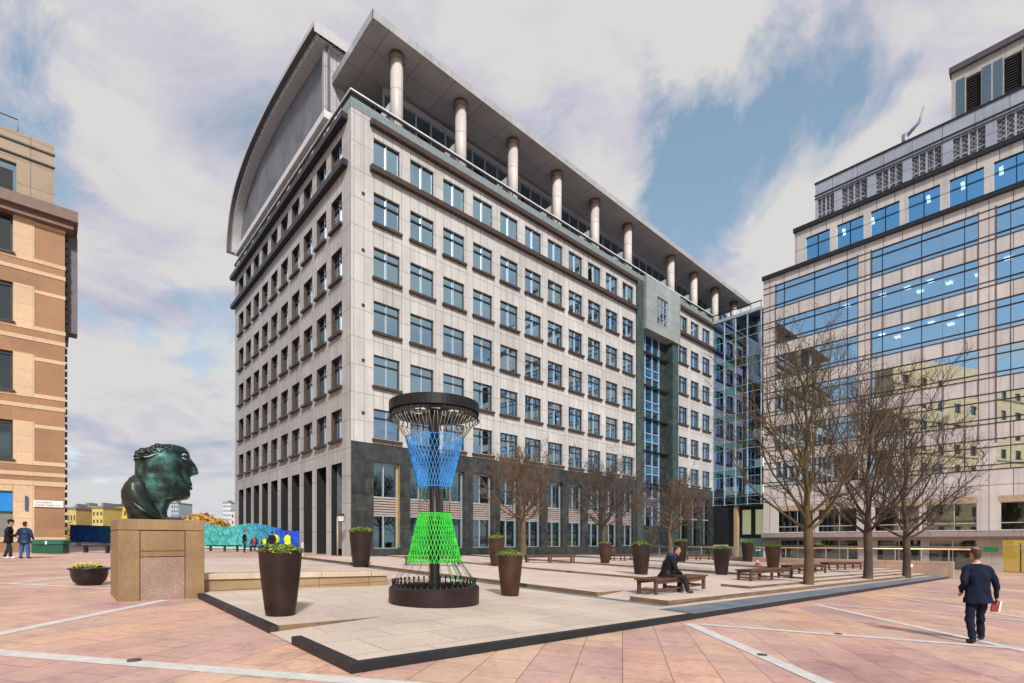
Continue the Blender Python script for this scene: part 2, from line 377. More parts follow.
# river, far bank
WATER = plain('river_water', (.10, .13, .15), .15, 0, .2, .05)
FARB = plain('far_bank_ground', (.16, .16, .12), .9, 0, .3, .02)
k = MB(); k.quad((-3000, -3000, -6), (3000, -3000, -6), (3000, 4000, -6), (-3000, 4000, -6)); tag(k.build('river', WATER), kind='structure')
k = MB(); k.prism([(-2500, 150), (2500, 150), (2500, 3900), (-2500, 3900)], -7, -1.5); tag(k.build('far_bank', FARB), kind='structure')

# ================================================================== MAIN OFFICE BUILDING (local x = along front, y = away, z up)
BLD = empty('office_building', (C0.x, C0.y, 0), PHI, 'long pale stone office block with dark granite base and deep canopy roof', 'building')
fA = lambda p, d, z: (p, d, z)
fL = lambda p, d, z: (d, p, z)
TA = 57.16
winA = [1.84 + 3.235 * i for i in range(11)]; WA = 2.27
winA2 = [47.2, 50.47, 53.83]
rows = [(30.72, 32.83), (26.32, 28.64), (22.12, 24.42), (17.93, 20.24), (13.72, 16.06), (9.62, 11.88)]
winL = [1.62 + 3.02 * i for i in range(10)]; WL = 2.0
holesA = [(t, t + WA, a, b) for t in winA + winA2 for a, b in rows]
slot = (38.45, 45.3)
k = MB()
k.wall(fA, 0, 36.95, 9.17, 34.2, [h for h in holesA if h[0] < 36], .30)
k.wall(fA, 46.75, TA, 9.17, 34.2, [h for h in holesA if h[0] > 46], .30)
k.build('front_wall', STONE, BLD)
holesL = [(s, s + WL, a, b) for s in winL for a, b in rows]
REVEAL = plain('dark_bronze_reveal', (.075, .05, .035), .5, .2, .3); PIERIN = plain('painted_pier_shade', (.012, .012, .014), .5, 0, .3)
k = MB(); k.wall(fL, 0.0, 32.5, 9.17, 34.2, holesL, .42, 0, 1); k.build('end_wall', [STONE_L, REVEAL], BLD)
# dark granite base with tall openings on the front
gh = []
for t in winA + [47.2, 50.47, 53.83]: gh.append((t, t + WA, 1.02, 7.75))
k = MB(); k.wall(fA, 0, 36.95, -3, 9.14, [h for h in gh if h[0] < 36], .8); k.wall(fA, 46.75, TA, -3, 9.14, [h for h in gh if h[0] > 46], .8)
k.quad((0, -.004, 9.14), (36.95, -.004, 9.14), (36.95, 0, 9.17), (0, 0, 9.17))
k.build('granite_base', GRAN, BLD)
# end base: tall stone piers, void shade painted near-black on returns and back wall
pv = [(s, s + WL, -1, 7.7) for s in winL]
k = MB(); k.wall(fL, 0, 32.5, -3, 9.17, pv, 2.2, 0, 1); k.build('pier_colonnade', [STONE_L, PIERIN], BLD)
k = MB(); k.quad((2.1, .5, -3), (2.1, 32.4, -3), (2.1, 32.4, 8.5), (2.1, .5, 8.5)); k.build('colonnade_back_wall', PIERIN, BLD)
k = MB()
for s in winL[:3]:
    for i in range(9): k.box(1.2, 1.26, s + .05, s + WL - .05, 3.3 + i * .22, 3.42 + i * .22)
k.build('colonnade_louvre', LOUV, BLD)
# back and top of the volume
k = MB(); k.quad((.6, .4, 34.15), (72, .4, 34.15), (72, 33, 34.15), (.6, 33, 34.15)); k.quad((0, 32.5, -3), (72, 32.5, -3), (72, 32.5, 34.2), (0, 32.5, 34.2)); k.quad((TA, 0, -3), (TA, 0, 34.2), (TA, 32.5, 34.2), (TA, 32.5, -3))
k.box(0, 72, .35, .36, 33.9, 34.2)
k.build('roof_deck', plain('roof_deck_grey', (.2, .2, .2), .8), BLD)
# interior dark backing behind the windows
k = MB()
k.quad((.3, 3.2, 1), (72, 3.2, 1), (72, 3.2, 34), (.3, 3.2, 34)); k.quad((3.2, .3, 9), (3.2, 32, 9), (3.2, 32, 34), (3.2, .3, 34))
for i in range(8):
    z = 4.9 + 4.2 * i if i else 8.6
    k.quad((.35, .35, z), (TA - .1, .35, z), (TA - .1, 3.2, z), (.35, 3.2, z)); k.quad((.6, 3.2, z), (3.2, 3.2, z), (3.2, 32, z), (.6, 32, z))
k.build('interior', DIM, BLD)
# windows: one mesh per type, then copies
BLIND = plain('pale_roller_blind', (.62, .60, .55), .8, 0, .08)
def win_mesh(w, h, transom, y0=.16):
    f = MB(); t = .07
    f.box(0, w, y0, y0 + .12, 0, t, 0); f.box(0, w, y0, y0 + .12, h - t, h, 0); f.box(0, t, y0, y0 + .12, t, h - t, 0); f.box(w - t, w, y0, y0 + .12, t, h - t, 0)
    f.box(w / 2 - .045, w / 2 + .045, y0 - .02, y0 + .1, t, h - t, 1)
    if transom:
        z = h * .70; f.box(t, w - t, y0 - .03, y0 + .1, z - .05, z + .05, 0)
    return f
def pane_mesh(w, h, y0=.24): return MB().quad((.05, y0, .05), (w - .05, y0, .05), (w - .05, y0, h - .05), (.05, y0, h - .05))
def sill_mesh(w): return MB().box(-.14, w + .14, -.24, .14, -.29, -.09)
def make_windows(spots, w, rz, fn, gl, y0):
    protos = {}
    for (p, a, b, top) in spots:
        key = (round(b - a, 2), top)
        if key not in protos:
            o = win_mesh(w, b - a, not top, y0).build('window', [DFRAME, ALU], BLD); pane_mesh(w, b - a, y0 + .08).build('pane', gl, o)
            if not top: sill_mesh(w).build('sill', BROWN, o)
            protos[key] = o; c = o
        else: c = copy_tree(protos[key], BLD)
        c.location = fn(p, 0, a); c.rotation_euler = (0, 0, rz)
spA = [(t, a, b, i == 0) for t in winA + winA2 for i, (a, b) in enumerate(rows)]
make_windows(spA, WA, 0, fA, G_A, .16)
# a few roller blinds half down behind the panes
k = MB(); rr = random.Random(3)
for t in winA + winA2:
    for i, (a, b) in enumerate(rows):
        if rr.random() < .3:
            d = rr.choice((.25, .45, .8)); k.quad((t + .08, .42, b - (b - a) * d), (t + WA - .08, .42, b - (b - a) * d), (t + WA - .08, .42, b - .05), (t + .08, .42, b - .05))
tag(k.build('roller_blind', BLIND, BLD), kind='stuff')
spL = [(s + WL, a, b, i == 0) for s in winL for i, (a, b) in enumerate(rows)]
near = spL[:16]; far = spL[16:]
make_windows(near, WL, -PI / 2, fL, G_L, .28)
ff = MB(); pf = MB(); sf = MB()
for (p, a, b, top) in far:
    M = Matrix.Translation((0, p, a)) @ Matrix.Rotation(-PI / 2, 4, 'Z')
    for src, dst in ((win_mesh(WL, b - a, not top, .28), ff), (pane_mesh(WL, b - a, .36), pf)) + (((sill_mesh(WL), sf),) if not top else ()):
        o = len(dst.v); dst.v += [tuple(M @ Vector(q)) for q in src.v]; dst.f += [tuple(i + o for i in q) for q in src.f]; dst.mi += src.mi; dst.sm += src.sm
o = tag(ff.build('window', [DFRAME, ALU], BLD), kind='stuff'); tag(pf.build('pane', G_L, o), kind='stuff'); tag(sf.build('sill', BROWN, o), kind='stuff')
# base bays
BASEG = glass('base_glass', (.10, .2, .25), (.5, .76, .85), .28, .02, .003)
def bay():
    o = MB().box(0, WA, .38, .5, -.06, .06).box(0, WA, .38, .5, 2.55, 2.68).box(0, WA, .38, .5, 3.95, 4.1).box(0, WA, .38, .5, 6.62, 6.73).box(0, .07, .38, .5, 0, 6.7).box(WA - .12, WA, .36, .5, 0, 6.7).box(WA * .42, WA * .42 + .1, .36, .48, 0, 2.55).box(WA * .42, WA * .42 + .1, .36, .48, 4.1, 6.7).build('base_window', ALU, BLD)
    MB().quad((.05, .46, .05), (WA - .05, .46, .05), (WA - .05, .46, 2.55), (.05, .46, 2.55)).build('pane', BASEG, o); MB().quad((.05, .46, 4.1), (WA - .05, .46, 4.1), (WA - .05, .46, 6.65), (.05, .46, 6.65)).build('pane', BASEG, o)
    l = MB()
    for i in range(6): l.box(.06, WA - .12, .36, .42, 2.72 + i * .205, 2.86 + i * .205)
    l.build('louvre', plain('pale_louvre', (.42, .34, .31), .45, .3, .1), o); return o
b0 = bay(); b0.location = (winA[0], 0, 1.02)
for t in winA[1:]: copy_tree(b0, BLD, (t, 0, 1.02))
k = MB()
for t in winA2: k.box(t + .1, t + .16, .3, .4, 1.05, 7.7).box(t + 1.1, t + 1.16, .3, .4, 1.05, 7.7).box(t, t + WA, .3, .4, 4.6, 4.8)
e = k.build('entrance_glazing', ALU, BLD); k = MB()
for t in winA2: k.quad((t, .42, 1.02), (t + WA, .42, 1.02), (t + WA, .42, 7.74), (t, .42, 7.74))
k.each('pane', G_D, e)
# gold light reflected onto the granite bay reveals, painted as thin strips
k = MB()
for t in winA[:2]: k.box(t + WA - .02, t + WA + .02, .02, .36, 1.1, 7.7)
k.each('gold_light_strip', plain('painted_gold_light', (.45, .28, .06), .4, .4, .2), BLD)
# ledges
k = MB()
for z0, z1, pr in ((33.55, 33.95, .42), (30.07, 30.46, .42)):
    k.box(1.5, 36.9, -pr, .02, z0, z1).box(46.8, TA - .02, -pr, .02, z0, z1)
k.each('front_ledge', BROWN, BLD)
k = MB()
for z0, z1, pr in ((33.5, 33.98, .5), (30.0, 30.46, .45)): k.box(-pr, .02, .55, 32.9, z0, z1)
k.each('end_ledge', CHAR, BLD)
# parapet: teal coping and handrail
k = MB(); k.box(-.02, TA, -.03, .25, 34.2, 34.92).box(-.02, .25, .25, 32.6, 34.2, 34.92); k.build('parapet_coping', TEALC, BLD)
k = MB(); k.box(-.06, TA, -.08, .02, 35.2, 35.36).box(-.06, .04, .02, 32.6, 35.2, 35.36)
t = .3
while t < TA: k.box(t, t + .06, -.04, .02, 34.92, 35.32); t += 1.6
t = 1.5
while t < 32: k.box(-.03, .03, t, t + .06, 34.92, 35.32); t += 1.6
k.build('roof_handrail', CHAR, BLD); k = MB(); k.box(-.1, TA, -.12, .04, 35.36, 35.47).box(-.1, .06, .04, 32.6, 35.36, 35.47); k.build('handrail_cap', WHITEP, BLD)
# small square vents near the corner
k = MB()
for z in (28.9, 24.6, 20.4, 16.2, 12.2): k.box(.85, 1.1, -.02, .02, z - .95, z - .7)
k.each('wall_vent', DFRAME, BLD)
# recessed glass slot with granite flanks and the projecting box above it
k = MB(); k.box(36.95, 38.45, -.18, 1.4, -3, 34.2).box(45.3, 46.75, -.18, 1.4, -3, 29.0); k.each('granite_flank', GRANG, BLD)
k = MB(); sp = [(28.2 - 4.2 * i) for i in range(6)]
for x in (38.5, 40.15, 41.8, 43.4): k.box(x, x + .14, .78, .98, 3.6, 29)
for z in sp[1:]: k.box(38.5, 43.5, .76, .98, z - .05, z + .05).box(38.5, 43.5, .76, .98, z - 1.15, z - 1.05)
o = k.build('slot_glazing', plain('blue_white_mullion', (.42, .55, .66), .4, .4), BLD)
MB().quad((38.45, .95, 3), (43.5, .95, 3), (43.5, .95, 30), (38.45, .95, 30)).build('pane', glass('slot_glass', (.03, .08, .12), (.2, .45, .7), .25), o)
k = MB()
for z in sp[1:]: k.quad((38.6, .9, z - 1.05), (43.4, .9, z - 1.05), (43.4, .9, z - .05), (38.6, .9, z - .05))
k.each('blue_spandrel', G_B, o)
k = MB(); k.box(43.5, 45.3, .9, 1.3, -3, 30).box(38.45, 43.5, .9, 1.3, -3, 3.2); k.build('slot_side_panel', GRAN, BLD)
k = MB(); k.wall(lambda p, d, z: (p, d - .5, z), 38.5, 46.7, 28.3, 35.0, [(41.0, 43.6, 29.6, 33.1)], .3)
k.quad((38.5, -.5, 28.3), (38.5, 1.4, 28.3), (38.5, 1.4, 35), (38.5, -.5, 35)).quad((46.7, -.5, 28.3), (46.7, 1.4, 28.3), (46.7, 1.4, 35), (46.7, -.5, 35))
k.quad((38.5, -.5, 28.3), (46.7, -.5, 28.3), (46.7, 1.4, 28.3), (38.5, 1.4, 28.3)).quad((38.5, -.5, 35), (46.7, -.5, 35), (46.7, 1.4, 35), (38.5, 1.4, 35))
ob = k.build('projecting_box', panels('grey_green_stone', (.27, .30, .29), (.24, .265, .26), (.12, .13, .13), 2, 1.4, .02, 0, .5, .2, .4, 9), BLD)
k = MB().box(41, 43.6, -.36, -.24, 29.6, 29.7).box(41, 43.6, -.36, -.24, 33, 33.1).box(41, 41.08, -.36, -.24, 29.7, 33).box(43.52, 43.6, -.36, -.24, 29.7, 33).box(41.83, 41.9, -.36, -.24, 29.7, 33).box(42.7, 42.77, -.36, -.24, 29.7, 33)
for i in range(1, 4): k.box(41.08, 43.52, -.37, -.25, 29.7 + i * .82, 29.77 + i * .82)
k.build('box_window', ALU, ob)
MB().quad((41, -.3, 29.6), (43.6, -.3, 29.6), (43.6, -.3, 33.1), (41, -.3, 33.1)).build('box_pane', G_A, ob)
# set-back glazed storey, round columns, beams, canopy
PT0, PT1 = 5.0, 71.5
k = MB(); x = PT0
while x < PT1: k.box(x, x + .12, 4.42, 4.6, 34.2, 41.6); x += 1.64
k.box(PT0, PT1, 4.40, 4.6, 38.5, 38.65).box(PT0, PT1, 4.38, 4.6, 41.1, 41.6)
o = k.build('penthouse_glazing', ALU, BLD); MB().quad((PT0, 4.56, 34.2), (PT1, 4.56, 34.2), (PT1, 4.56, 41.4), (PT0, 4.56, 41.4)).build('penthouse_pane', glass('penthouse_glass', (.03, .07, .10), (.42, .62, .78), .42), o)
MB().quad((PT0, 6.6, 34.2), (PT1, 6.6, 34.2), (PT1, 6.6, 41.4), (PT0, 6.6, 41.4)).build('penthouse_back', DARK, BLD)
def can_z(t): return 42.05 - .9 * (t - 1.78) / 68.5
COLM = panels('column_cladding', (.56, .50, .47), (.52, .465, .44), (.25, .22, .2), 3.0, 2.6, .03, 0, .5, .1, .6, 10)
for i, t in enumerate((4.7, 11.3, 17.78, 24.28, 30.84, 37.45, 47.7, 54.16, 60.77, 67.4)):
    o = MB().lathe([(.52, 34.0), (.52, can_z(t))], 28, (t, 1.55, 0)).build('column', COLM, BLD)
    MB().lathe([(.66, can_z(t) - .5), (.66, can_z(t) - .02)], 28, (t, 1.55, 0)).build('column_collar', plain('bronze_collar', (.20, .13, .09), .45, .4), o)
    MB().box(t - .28, t + .28, 2.0, 4.4, 37.7, 38.45).build('column_beam', WHITEP, BLD)
k = MB(); t0, t1 = 1.78, 70.3
def canfn(x, y, z): return (x, y, z + can_z(x))
k.add([canfn(t0, 0, 0), canfn(t1, 0, 0), canfn(t1, 11, 0), canfn(t0, 11, 0)], [(0, 3, 2, 1)], 0)
k.add([canfn(t0, -.02, -.02), canfn(t1, -.02, -.02), canfn(t1, -.05, .62), canfn(t0, -.05, .62)], [(0, 1, 2, 3)], 1)
k.add([canfn(t0 - .02, 0, -.02), canfn(t0 - .05, 0, .62), canfn(t0 - .05, 11, .62), canfn(t0 - .02, 11, -.02)], [(0, 1, 2, 3)], 1)
k.add([canfn(t0 - .05, -.05, .62), canfn(t1, -.05, .62), canfn(t1, 11, .62), canfn(t0 - .05, 11, .62)], [(0, 1, 2, 3)], 1)
k.add([canfn(t1, -.02, 0), canfn(t1, 11, 0), canfn(t1, 11, .62), canfn(t1, -.05, .62)], [(0, 1, 2, 3)], 1)
k.build('canopy_roof', [SOFF, panels('canopy_fascia', (.42, .42, .43), (.38, .38, .39), (.2, .2, .2), 3.2, 4, .02, 0, .45, .12, .4, 8, metal=.2)], BLD)
# curved plant enclosure: arc trim, screen, front panel wall
arc = [(6.95, 45.85), (12, 46.45), (18.7, 46.95), (23.5, 46.9), (27.6, 46.5), (31.3, 45.5), (33.4, 44.4), (34.9, 42.9), (35.9, 41.1), (36.3, 39.9), (36.5, 38.55)]
def dense(pts, n=4):
    o = []
    for i in range(len(pts) - 1):
        p0, p1, p2, p3 = pts[max(i - 1, 0)], pts[i], pts[i + 1], pts[min(i + 2, len(pts) - 1)]
        for j in range(n):
            u = j / n; o.append(tuple(.5 * (2 * b + (c - a) * u + (2 * a - 5 * b + 4 * c - d) * u * u + (3 * b - a - 3 * c + d) * u ** 3) for a, b, c, d in zip(p0, p1, p2, p3)))
    return o + [pts[-1]]
arc = dense(arc)
def inset(pts, d):
    o = []
    for i, p in enumerate(pts):
        a, b = pts[max(i - 1, 0)], pts[min(i + 1, len(pts) - 1)]; dx, dy = b[0] - a[0], b[1] - a[1]; l = math.hypot(dx, dy)
        o.append((p[0] + dy / l * d, p[1] - dx / l * d) if True else p)
    return o
arc_i = [(s_, z_) for s_, z_ in inset(arc, -1.0)]; arc_i = inset(arc, 1.0) if arc_i[4][1] > arc[4][1] else arc_i
arc_j = [(a[0] + (b[0] - a[0]) * .42, a[1] + (b[1] - a[1]) * .42) for a, b in zip(arc, arc_i)]
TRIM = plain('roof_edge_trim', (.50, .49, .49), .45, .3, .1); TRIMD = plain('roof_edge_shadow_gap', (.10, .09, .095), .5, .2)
k = MB()
for i in range(len(arc) - 1):
    A, B = arc[i], arc[i + 1]; Ai, Bi = arc_j[i], arc_j[i + 1]; Aj, Bj = arc_i[i], arc_i[i + 1]
    k.quad((-.1, A[0], A[1]), (-.1, B[0], B[1]), (72, B[0], B[1]), (72, A[0], A[1]), 0)
    k.quad((-.1, A[0], A[1]), (-.1, B[0], B[1]), (-.1, Bi[0], Bi[1]), (-.1, Ai[0], Ai[1]), 0)
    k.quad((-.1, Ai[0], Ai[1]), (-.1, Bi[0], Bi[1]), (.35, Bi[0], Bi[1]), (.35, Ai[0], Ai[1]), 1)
    k.quad((.35, Ai[0], Ai[1]), (.35, Bi[0], Bi[1]), (.35, Bj[0], Bj[1]), (.35, Aj[0], Aj[1]), 0)
    k.quad((.35, Aj[0], Aj[1]), (.35, Bj[0], Bj[1]), (1.6, Bj[0], Bj[1]), (1.6, Aj[0], Aj[1]), 0)
    if i % 1 == 0: k.box(.30, .36, 0, .1, 0, .1, 1, fn=lambda x, y, z, P=Aj: (x, P[0] + y, P[1] + z + .15))
k.quad((-.1, arc[-1][0], arc[-1][1]), (1.6, arc[-1][0], arc[-1][1]), (1.6, arc_i[-1][0], arc_i[-1][1]), (-.1, arc_i[-1][0], arc_i[-1][1]), 0)
k.quad((-.1, arc[0][0], arc[0][1]), (72, arc[0][0], arc[0][1]), (72, arc[0][0], arc[0][1] - .9), (-.1, arc[0][0], arc[0][1] - .9), 0)
k.build('curved_roof', [TRIM, TRIMD], BLD)
k = MB(); vs = [(1.3, p[0], p[1]) for p in arc_i]; base = [(1.3, p[0], 36.0) for p in arc_i]
for i in range(len(vs) - 1): k.quad(vs[i], vs[i + 1], base[i + 1], base[i])
k.build('plant_screen', PLANT, BLD)
k = MB(); k.quad((1.2, 7.7, 34), (72, 7.7, 34), (72, 7.7, 45.6), (1.2, 7.7, 45.6)).box(1.0, 1.3, 7.62, 8.0, 34, 45.2).box(1.2, 72, 7.3, 7.7, 44.9, 45.1)
k.build('plant_front_wall', panels('plant_panels', (.44, .42, .43), (.40, .385, .395), (.15, .14, .14), 1.1, 3.6, .03, 0, .45, .1, .4, 8, metal=.1), BLD)
k = MB()
for z in (45.25, 45.45):
    for i in range(7): k.box(.6 + i * .5, .8 + i * .5, 7.0, 7.5, z - .3, z)
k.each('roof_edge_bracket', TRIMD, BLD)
k = MB(); k.box(.2, 1.4, 5.6, 33.4, 37.0, 37.62).box(1.4, 3.2, 5.6, 6.3, 37.0, 37.62); k.build('loggia_beam', WHITEP, BLD)
k = MB(); s = 6.0
while s < 33: k.box(.5, .95, s, s + .45, 34.5, 37); s += 3.02
k.each('loggia_post', plain('loggia_post_stone', (.50, .44, .38), .6), BLD)
k = MB().quad((1.9, 5.7, 34.5), (1.9, 33, 34.5), (1.9, 33, 37), (1.9, 5.7, 37)); k.build('loggia_wall', plain('loggia_wall_brown', (.24, .17, .13), .7), BLD)

# ================================================================== GLASS LINK
LNK = empty('glass_link_building', site(TA, 0, 0), PHI, 'narrow teal glass link between the long stone block and the blue glazed office', 'building')
LS = 7.2
k = MB()
for s in (0.02, 1.75, 3.4, 5.1, 7.0): k.box(-.2, .05, -s - .045, -s + .045, 6.8, 34.2)
fl = [6.9 + 4.0 * i for i in range(7)]
for z in fl: k.box(-.12, .04, -LS, 0, z, z + .06).box(-.12, .04, -LS, 0, z + 1.15, z + 1.2)
k.box(-.25, .1, -LS, .0, 34.1, 34.5); k.build('curtain_wall_frame', plain('pale_blue_mullion', (.5, .56, .6), .4, .5), LNK)
k = MB()
k.quad((-.03, 0, 6.8), (-.03, -LS, 6.8), (-.03, -LS, 34.2), (-.03, 0, 34.2)); k.build('curtain_glass', glass('link_glass', (.10, .18, .28), (.45, .62, .95), .46, .01), LNK)
k = MB()
for z in fl: k.quad((-.06, 0, z + .12), (-.06, -LS, z + .12), (-.06, -LS, z + 1.15), (-.06, 0, z + 1.15))
k.each('teal_spandrel', glass('teal_spandrel', (.01, .05, .06), (.16, .42, .48), .6, .05), LNK)
k = MB(); k.quad((5, 0, -3), (5, -LS, -3), (5, -LS, 34), (5, 0, 34))
for z in fl: k.quad((.0, 0, z), (5, 0, z), (5, -LS, z), (.0, -LS, z))
k.quad((-.2, 0, 34.3), (14, 0, 34.3), (14, -LS, 34.3), (-.2, -LS, 34.3)); k.quad((.0, .0, 6.8), (14, 0, 6.8), (14, -LS, 6.8), (0, -LS, 6.8))
k.build('link_floors', DIM, LNK)
LAMP = emit('warm_office_light', (1.0, .88, .52), 1.6); LAMPW = emit('white_office_light', (1, .95, .82), 9)
k = MB()
for (z, s0, s1) in ((9.9, 1.0, 3.0), (9.9, 4.0, 6.9), (13.7, 5.4, 6.9), (13.8, 2.2, 3.6), (18, 5.2, 6.6)): k.box(1.6, 1.7, -s1, -s0, z - 1.4, z - .2)
k.each('lit_office_wall', LAMP, LNK)
k = MB()
for (s0, s1) in ((3.4, 4.6), (5.3, 7.0)): k.box(2.2, 2.3, -s1, -s0, 2.6, 6.2)
k.each('lit_lobby_panel', emit('lobby_green_light', (.55, .58, .36), .28), LNK)
k = MB(); k.box(1.9, 2.0, -LS, -3.2, -2, 2.0); k.build('green_lobby_screen', plain('pale_green_glass', (.25, .5, .42), .3), LNK)
k = MB()
for s in (3.0,): k.box(.2, .9, -s - .5, -s, -3, 6.8)
k.build('link_column', plain('orange_stone_column', (.42, .27, .16), .5), LNK)
k = MB(); k.box(-.4, -.28, -LS, 0, 35.2, 35.32)
for i in range(6): k.box(-.36, -.30, -i * 1.4 - .1, -i * 1.4 - .04, 34.5, 35.2)
k.build('link_handrail', CHAR, LNK)

# ================================================================== BLUE GLAZED OFFICE (right)
RB = empty('glazed_office_building', site(TA, 0, 0), PHI, 'stepped office building with bands of bright blue glass and pinkish stone panels', 'building')
fR = lambda p, d, z: (d, -p, z)
S0, S1 = 7.27, 56.0
bays = [8.88 + 11.0 * i for i in range(5)]; GW = 9.62
flo = [36.76 - 4.87 * i for i in range(6)]
hol = [(s, min(s + GW, S1), z - 3.2, z) for s in bays for z in flo] 
hol = [h for h in hol if h[0] < S1 - 1]
gwin = []
for s in bays:
    for (o, w) in ((.3, 4.3), (5.2, 4.3)):
        if s + o + w < S1: gwin += [(s + o, s + o + w, 2.75, 5.7)]
k = MB(); k.wall(fR, S0, S1, 2.1, 38.0, hol + gwin, .25); k.quad(fR(S0, 0, -4), fR(S0, 20, -4), fR(S0, 20, 38), fR(S0, 0, 38)); k.quad(fR(S0, 0, 38), fR(S1, 0, 38), fR(S1, 20, 38), fR(S0, 20, 38)); k.quad(fR(S1, 0, -4), fR(S1, 20, -4), fR(S1, 20, 38), fR(S1, 0, 38))
k.build('stone_wall', STONE_R, RB)
k = MB()
for z in flo:
    for zz in (0, -.82, -2.7, -3.2): k.box(-.07, .02, 0, 0, 0, 0) if False else k.add([fR(S0, -.05, z + zz - .045), fR(S1, -.05, z + zz - .045), fR(S1, -.05, z + zz + .045), fR(S0, -.05, z + zz + .045), fR(S0, .2, z + zz - .045), fR(S1, .2, z + zz - .045), fR(S1, .2, z + zz + .045), fR(S0, .2, z + zz + .045)], [(0, 1, 2, 3), (0, 1, 5, 4), (2, 3, 7, 6)])
k.build('horizontal_fin', plain('plum_dark_metal', (.045, .03, .038), .45, .4), RB)
k = MB()
for s in bays:
    for e in (s, s + GW):
        if e < S1: k.add([fR(e - .05, -.04, 12), fR(e + .05, -.04, 12), fR(e + .05, -.04, 37), fR(e - .05, -.04, 37)], [(0, 1, 2, 3)])
for s in bays:
    for i in range(5):
        e = s + 1.1 + 1.85 * i
        if e < S1 - .5:
            for z in flo[:5]: k.add([fR(e - .04, -.02, z - 4.82), fR(e + .04, -.02, z - 4.82), fR(e + .04, -.02, z - 3.25), fR(e - .04, -.02, z - 3.25)], [(0, 1, 2, 3)])
k.build('pier_edge', plain('plum_pier_edge', (.14, .10, .11), .45, .3), RB)
def band(w):
    o = MB(); xs = [1.1 + 1.85 * i for i in range(5)]
    for i, x in enumerate(xs):
        if x < w - .3: o.box(-.02 if i % 2 else -.05, .14, -x - .03, -x + .03, -1.55 - 3.2 + 1.55, 0, i % 2)
    ob = o.build('window', [CHAR, plain('grey_mullion', (.22, .26, .33), .4, .4)], RB)
    MB().quad((.1, 0, -3.2), (.1, -w, -3.2), (.1, -w, 0), (.1, 0, 0)).build('pane', G_R, ob); return ob
b0 = band(GW); first = True
for s in bays:
    for z in flo:
        if s + GW > S1: continue
        c = b0 if first else copy_tree(b0, RB); first = False
        c.location = (0, -s, z)
# office floors behind the glass, lamps
k = MB()
k.quad(fR(S0, 7, 2), fR(S1, 7, 2), fR(S1, 7, 38), fR(S0, 7, 38))
for z in flo: k.quad(fR(S0, .3, z + .1), fR(S1, .3, z + .1), fR(S1, 7, z + .1), fR(S0, 7, z + .1)); k.quad(fR(S0, .3, z - 3.3), fR(S1, .3, z - 3.3), fR(S1, 7, z - 3.3), fR(S0, 7, z - 3.3))
k.build('office_floors', plain('office_ceiling', (.30, .31, .33), .8, 0, .2), RB)
pl = None; rr = random.Random(11)
for i, z in enumerate(flo[1:3]):
    for s in ([16.8] if i == 0 else []) + [20.6, 23.0, 25.4, 27.8, 31.6, 34.2, 37, 40]:
        for d in (2.0, 4.2):
            if rr.random() < (.25 if d < 3 else .7): continue
            c = MB().box(-.42, .42, -.3, .3, -.05, 0).build('ceiling_light', LAMPW, RB) if pl is None else copy_tree(pl, RB)
            pl = pl or c; c.location = fR(s + rr.uniform(-.25, .25) + (d - 2) * .5, d, z - .02)
# lower floor windows and ground floor
kp = MB()
for (p0, p1, z0, z1) in gwin:
    k = MB(); kp.quad(fR(p0, .22, z0), fR(p1, .22, z0), fR(p1, .22, z1), fR(p0, .22, z1))
    for z in (z0, z0 + .75, z1 - .06): k.add([fR(p0, .1, z), fR(p1, .1, z), fR(p1, .1, z + .09), fR(p0, .1, z + .09)], [(0, 1, 2, 3)])
    for p in (p0, p0 + 2.4, p1 - .08): k.add([fR(p, .09, z0), fR(p + .08, .09, z0), fR(p + .08, .09, z1), fR(p, .09, z1)], [(0, 1, 2, 3)])
    o = k.build('lower_window_frame', plain('pale_pink_frame', (.5, .46, .46), .5, .2), RB)
kp.each('lower_window_pane', G_D, RB)
k = MB()
k.add([fR(S0, -.8, 2.1), fR(S1, -.8, 2.1), fR(S1, -.8, 2.62), fR(S0, -.8, 2.62), fR(S0, .1, 2.1), fR(S1, .1, 2.1), fR(S1, .1, 2.62), fR(S0, .1, 2.62)], [(0, 1, 2, 3), (0, 1, 5, 4), (2, 3, 7, 6), (0, 3, 7, 4)])
k.build('entrance_ledge', panels('ledge_stone', (.34, .27, .26), (.3, .245, .24), (.15, .12, .12), 2.4, 2, .02, 0, .5, .1), RB)
gf = [(s + .4, s + 4.7, -3.2, 1.7) for s in bays if s < S1 - 6] + [(s + 5.3, s + 9.5, -3.2, 1.7) for s in bays if s < S1 - 10]
k = MB(); k.wall(lambda p, d, z: (d + .5, -p, z), S0, S1, -4, 2.12, gf, .3); k.build('ground_floor_wall', panels('ground_stone', (.44, .38, .34), (.38, .33, .3), (.2, .17, .15), 1.2, .9, .015, 0, .5, .12), RB)
k = MB(); kp = MB()
for i, (p0, p1, z0, z1) in enumerate(gf):
    kp.quad((.78, -p0, z0), (.78, -p1, z0), (.78, -p1, z1), (.78, -p0, z1))
    for p in (p0, (p0 + p1) / 2, p1 - .08): k.box(.66, .76, -p - .08, -p, z0, z1)
    k.box(.62, .76, -p1, -p0, .9, 1.0)
o = k.build('shopfront_frame', ALU, RB); kp.each('shopfront_pane', glass('shop_glass', (.5, .62, .6), (.5, .6, .6), .2, .02), o)
k = MB(); k.quad((5, -S0, -4), (5, -30, -4), (5, -30, 2.1), (5, -S0, 2.1)).quad((.8, -S0, 2.05), (.8, -S1, 2.05), (5, -S1, 2.05), (5, -S0, 2.05)).quad((5, -43.5, -4), (5, -S1, -4), (5, -S1, 2.1), (5, -43.5, 2.1)); k.build('shop_interior', plain('shop_interior', (.16, .2, .17), .7, 0, .6, .8), RB)
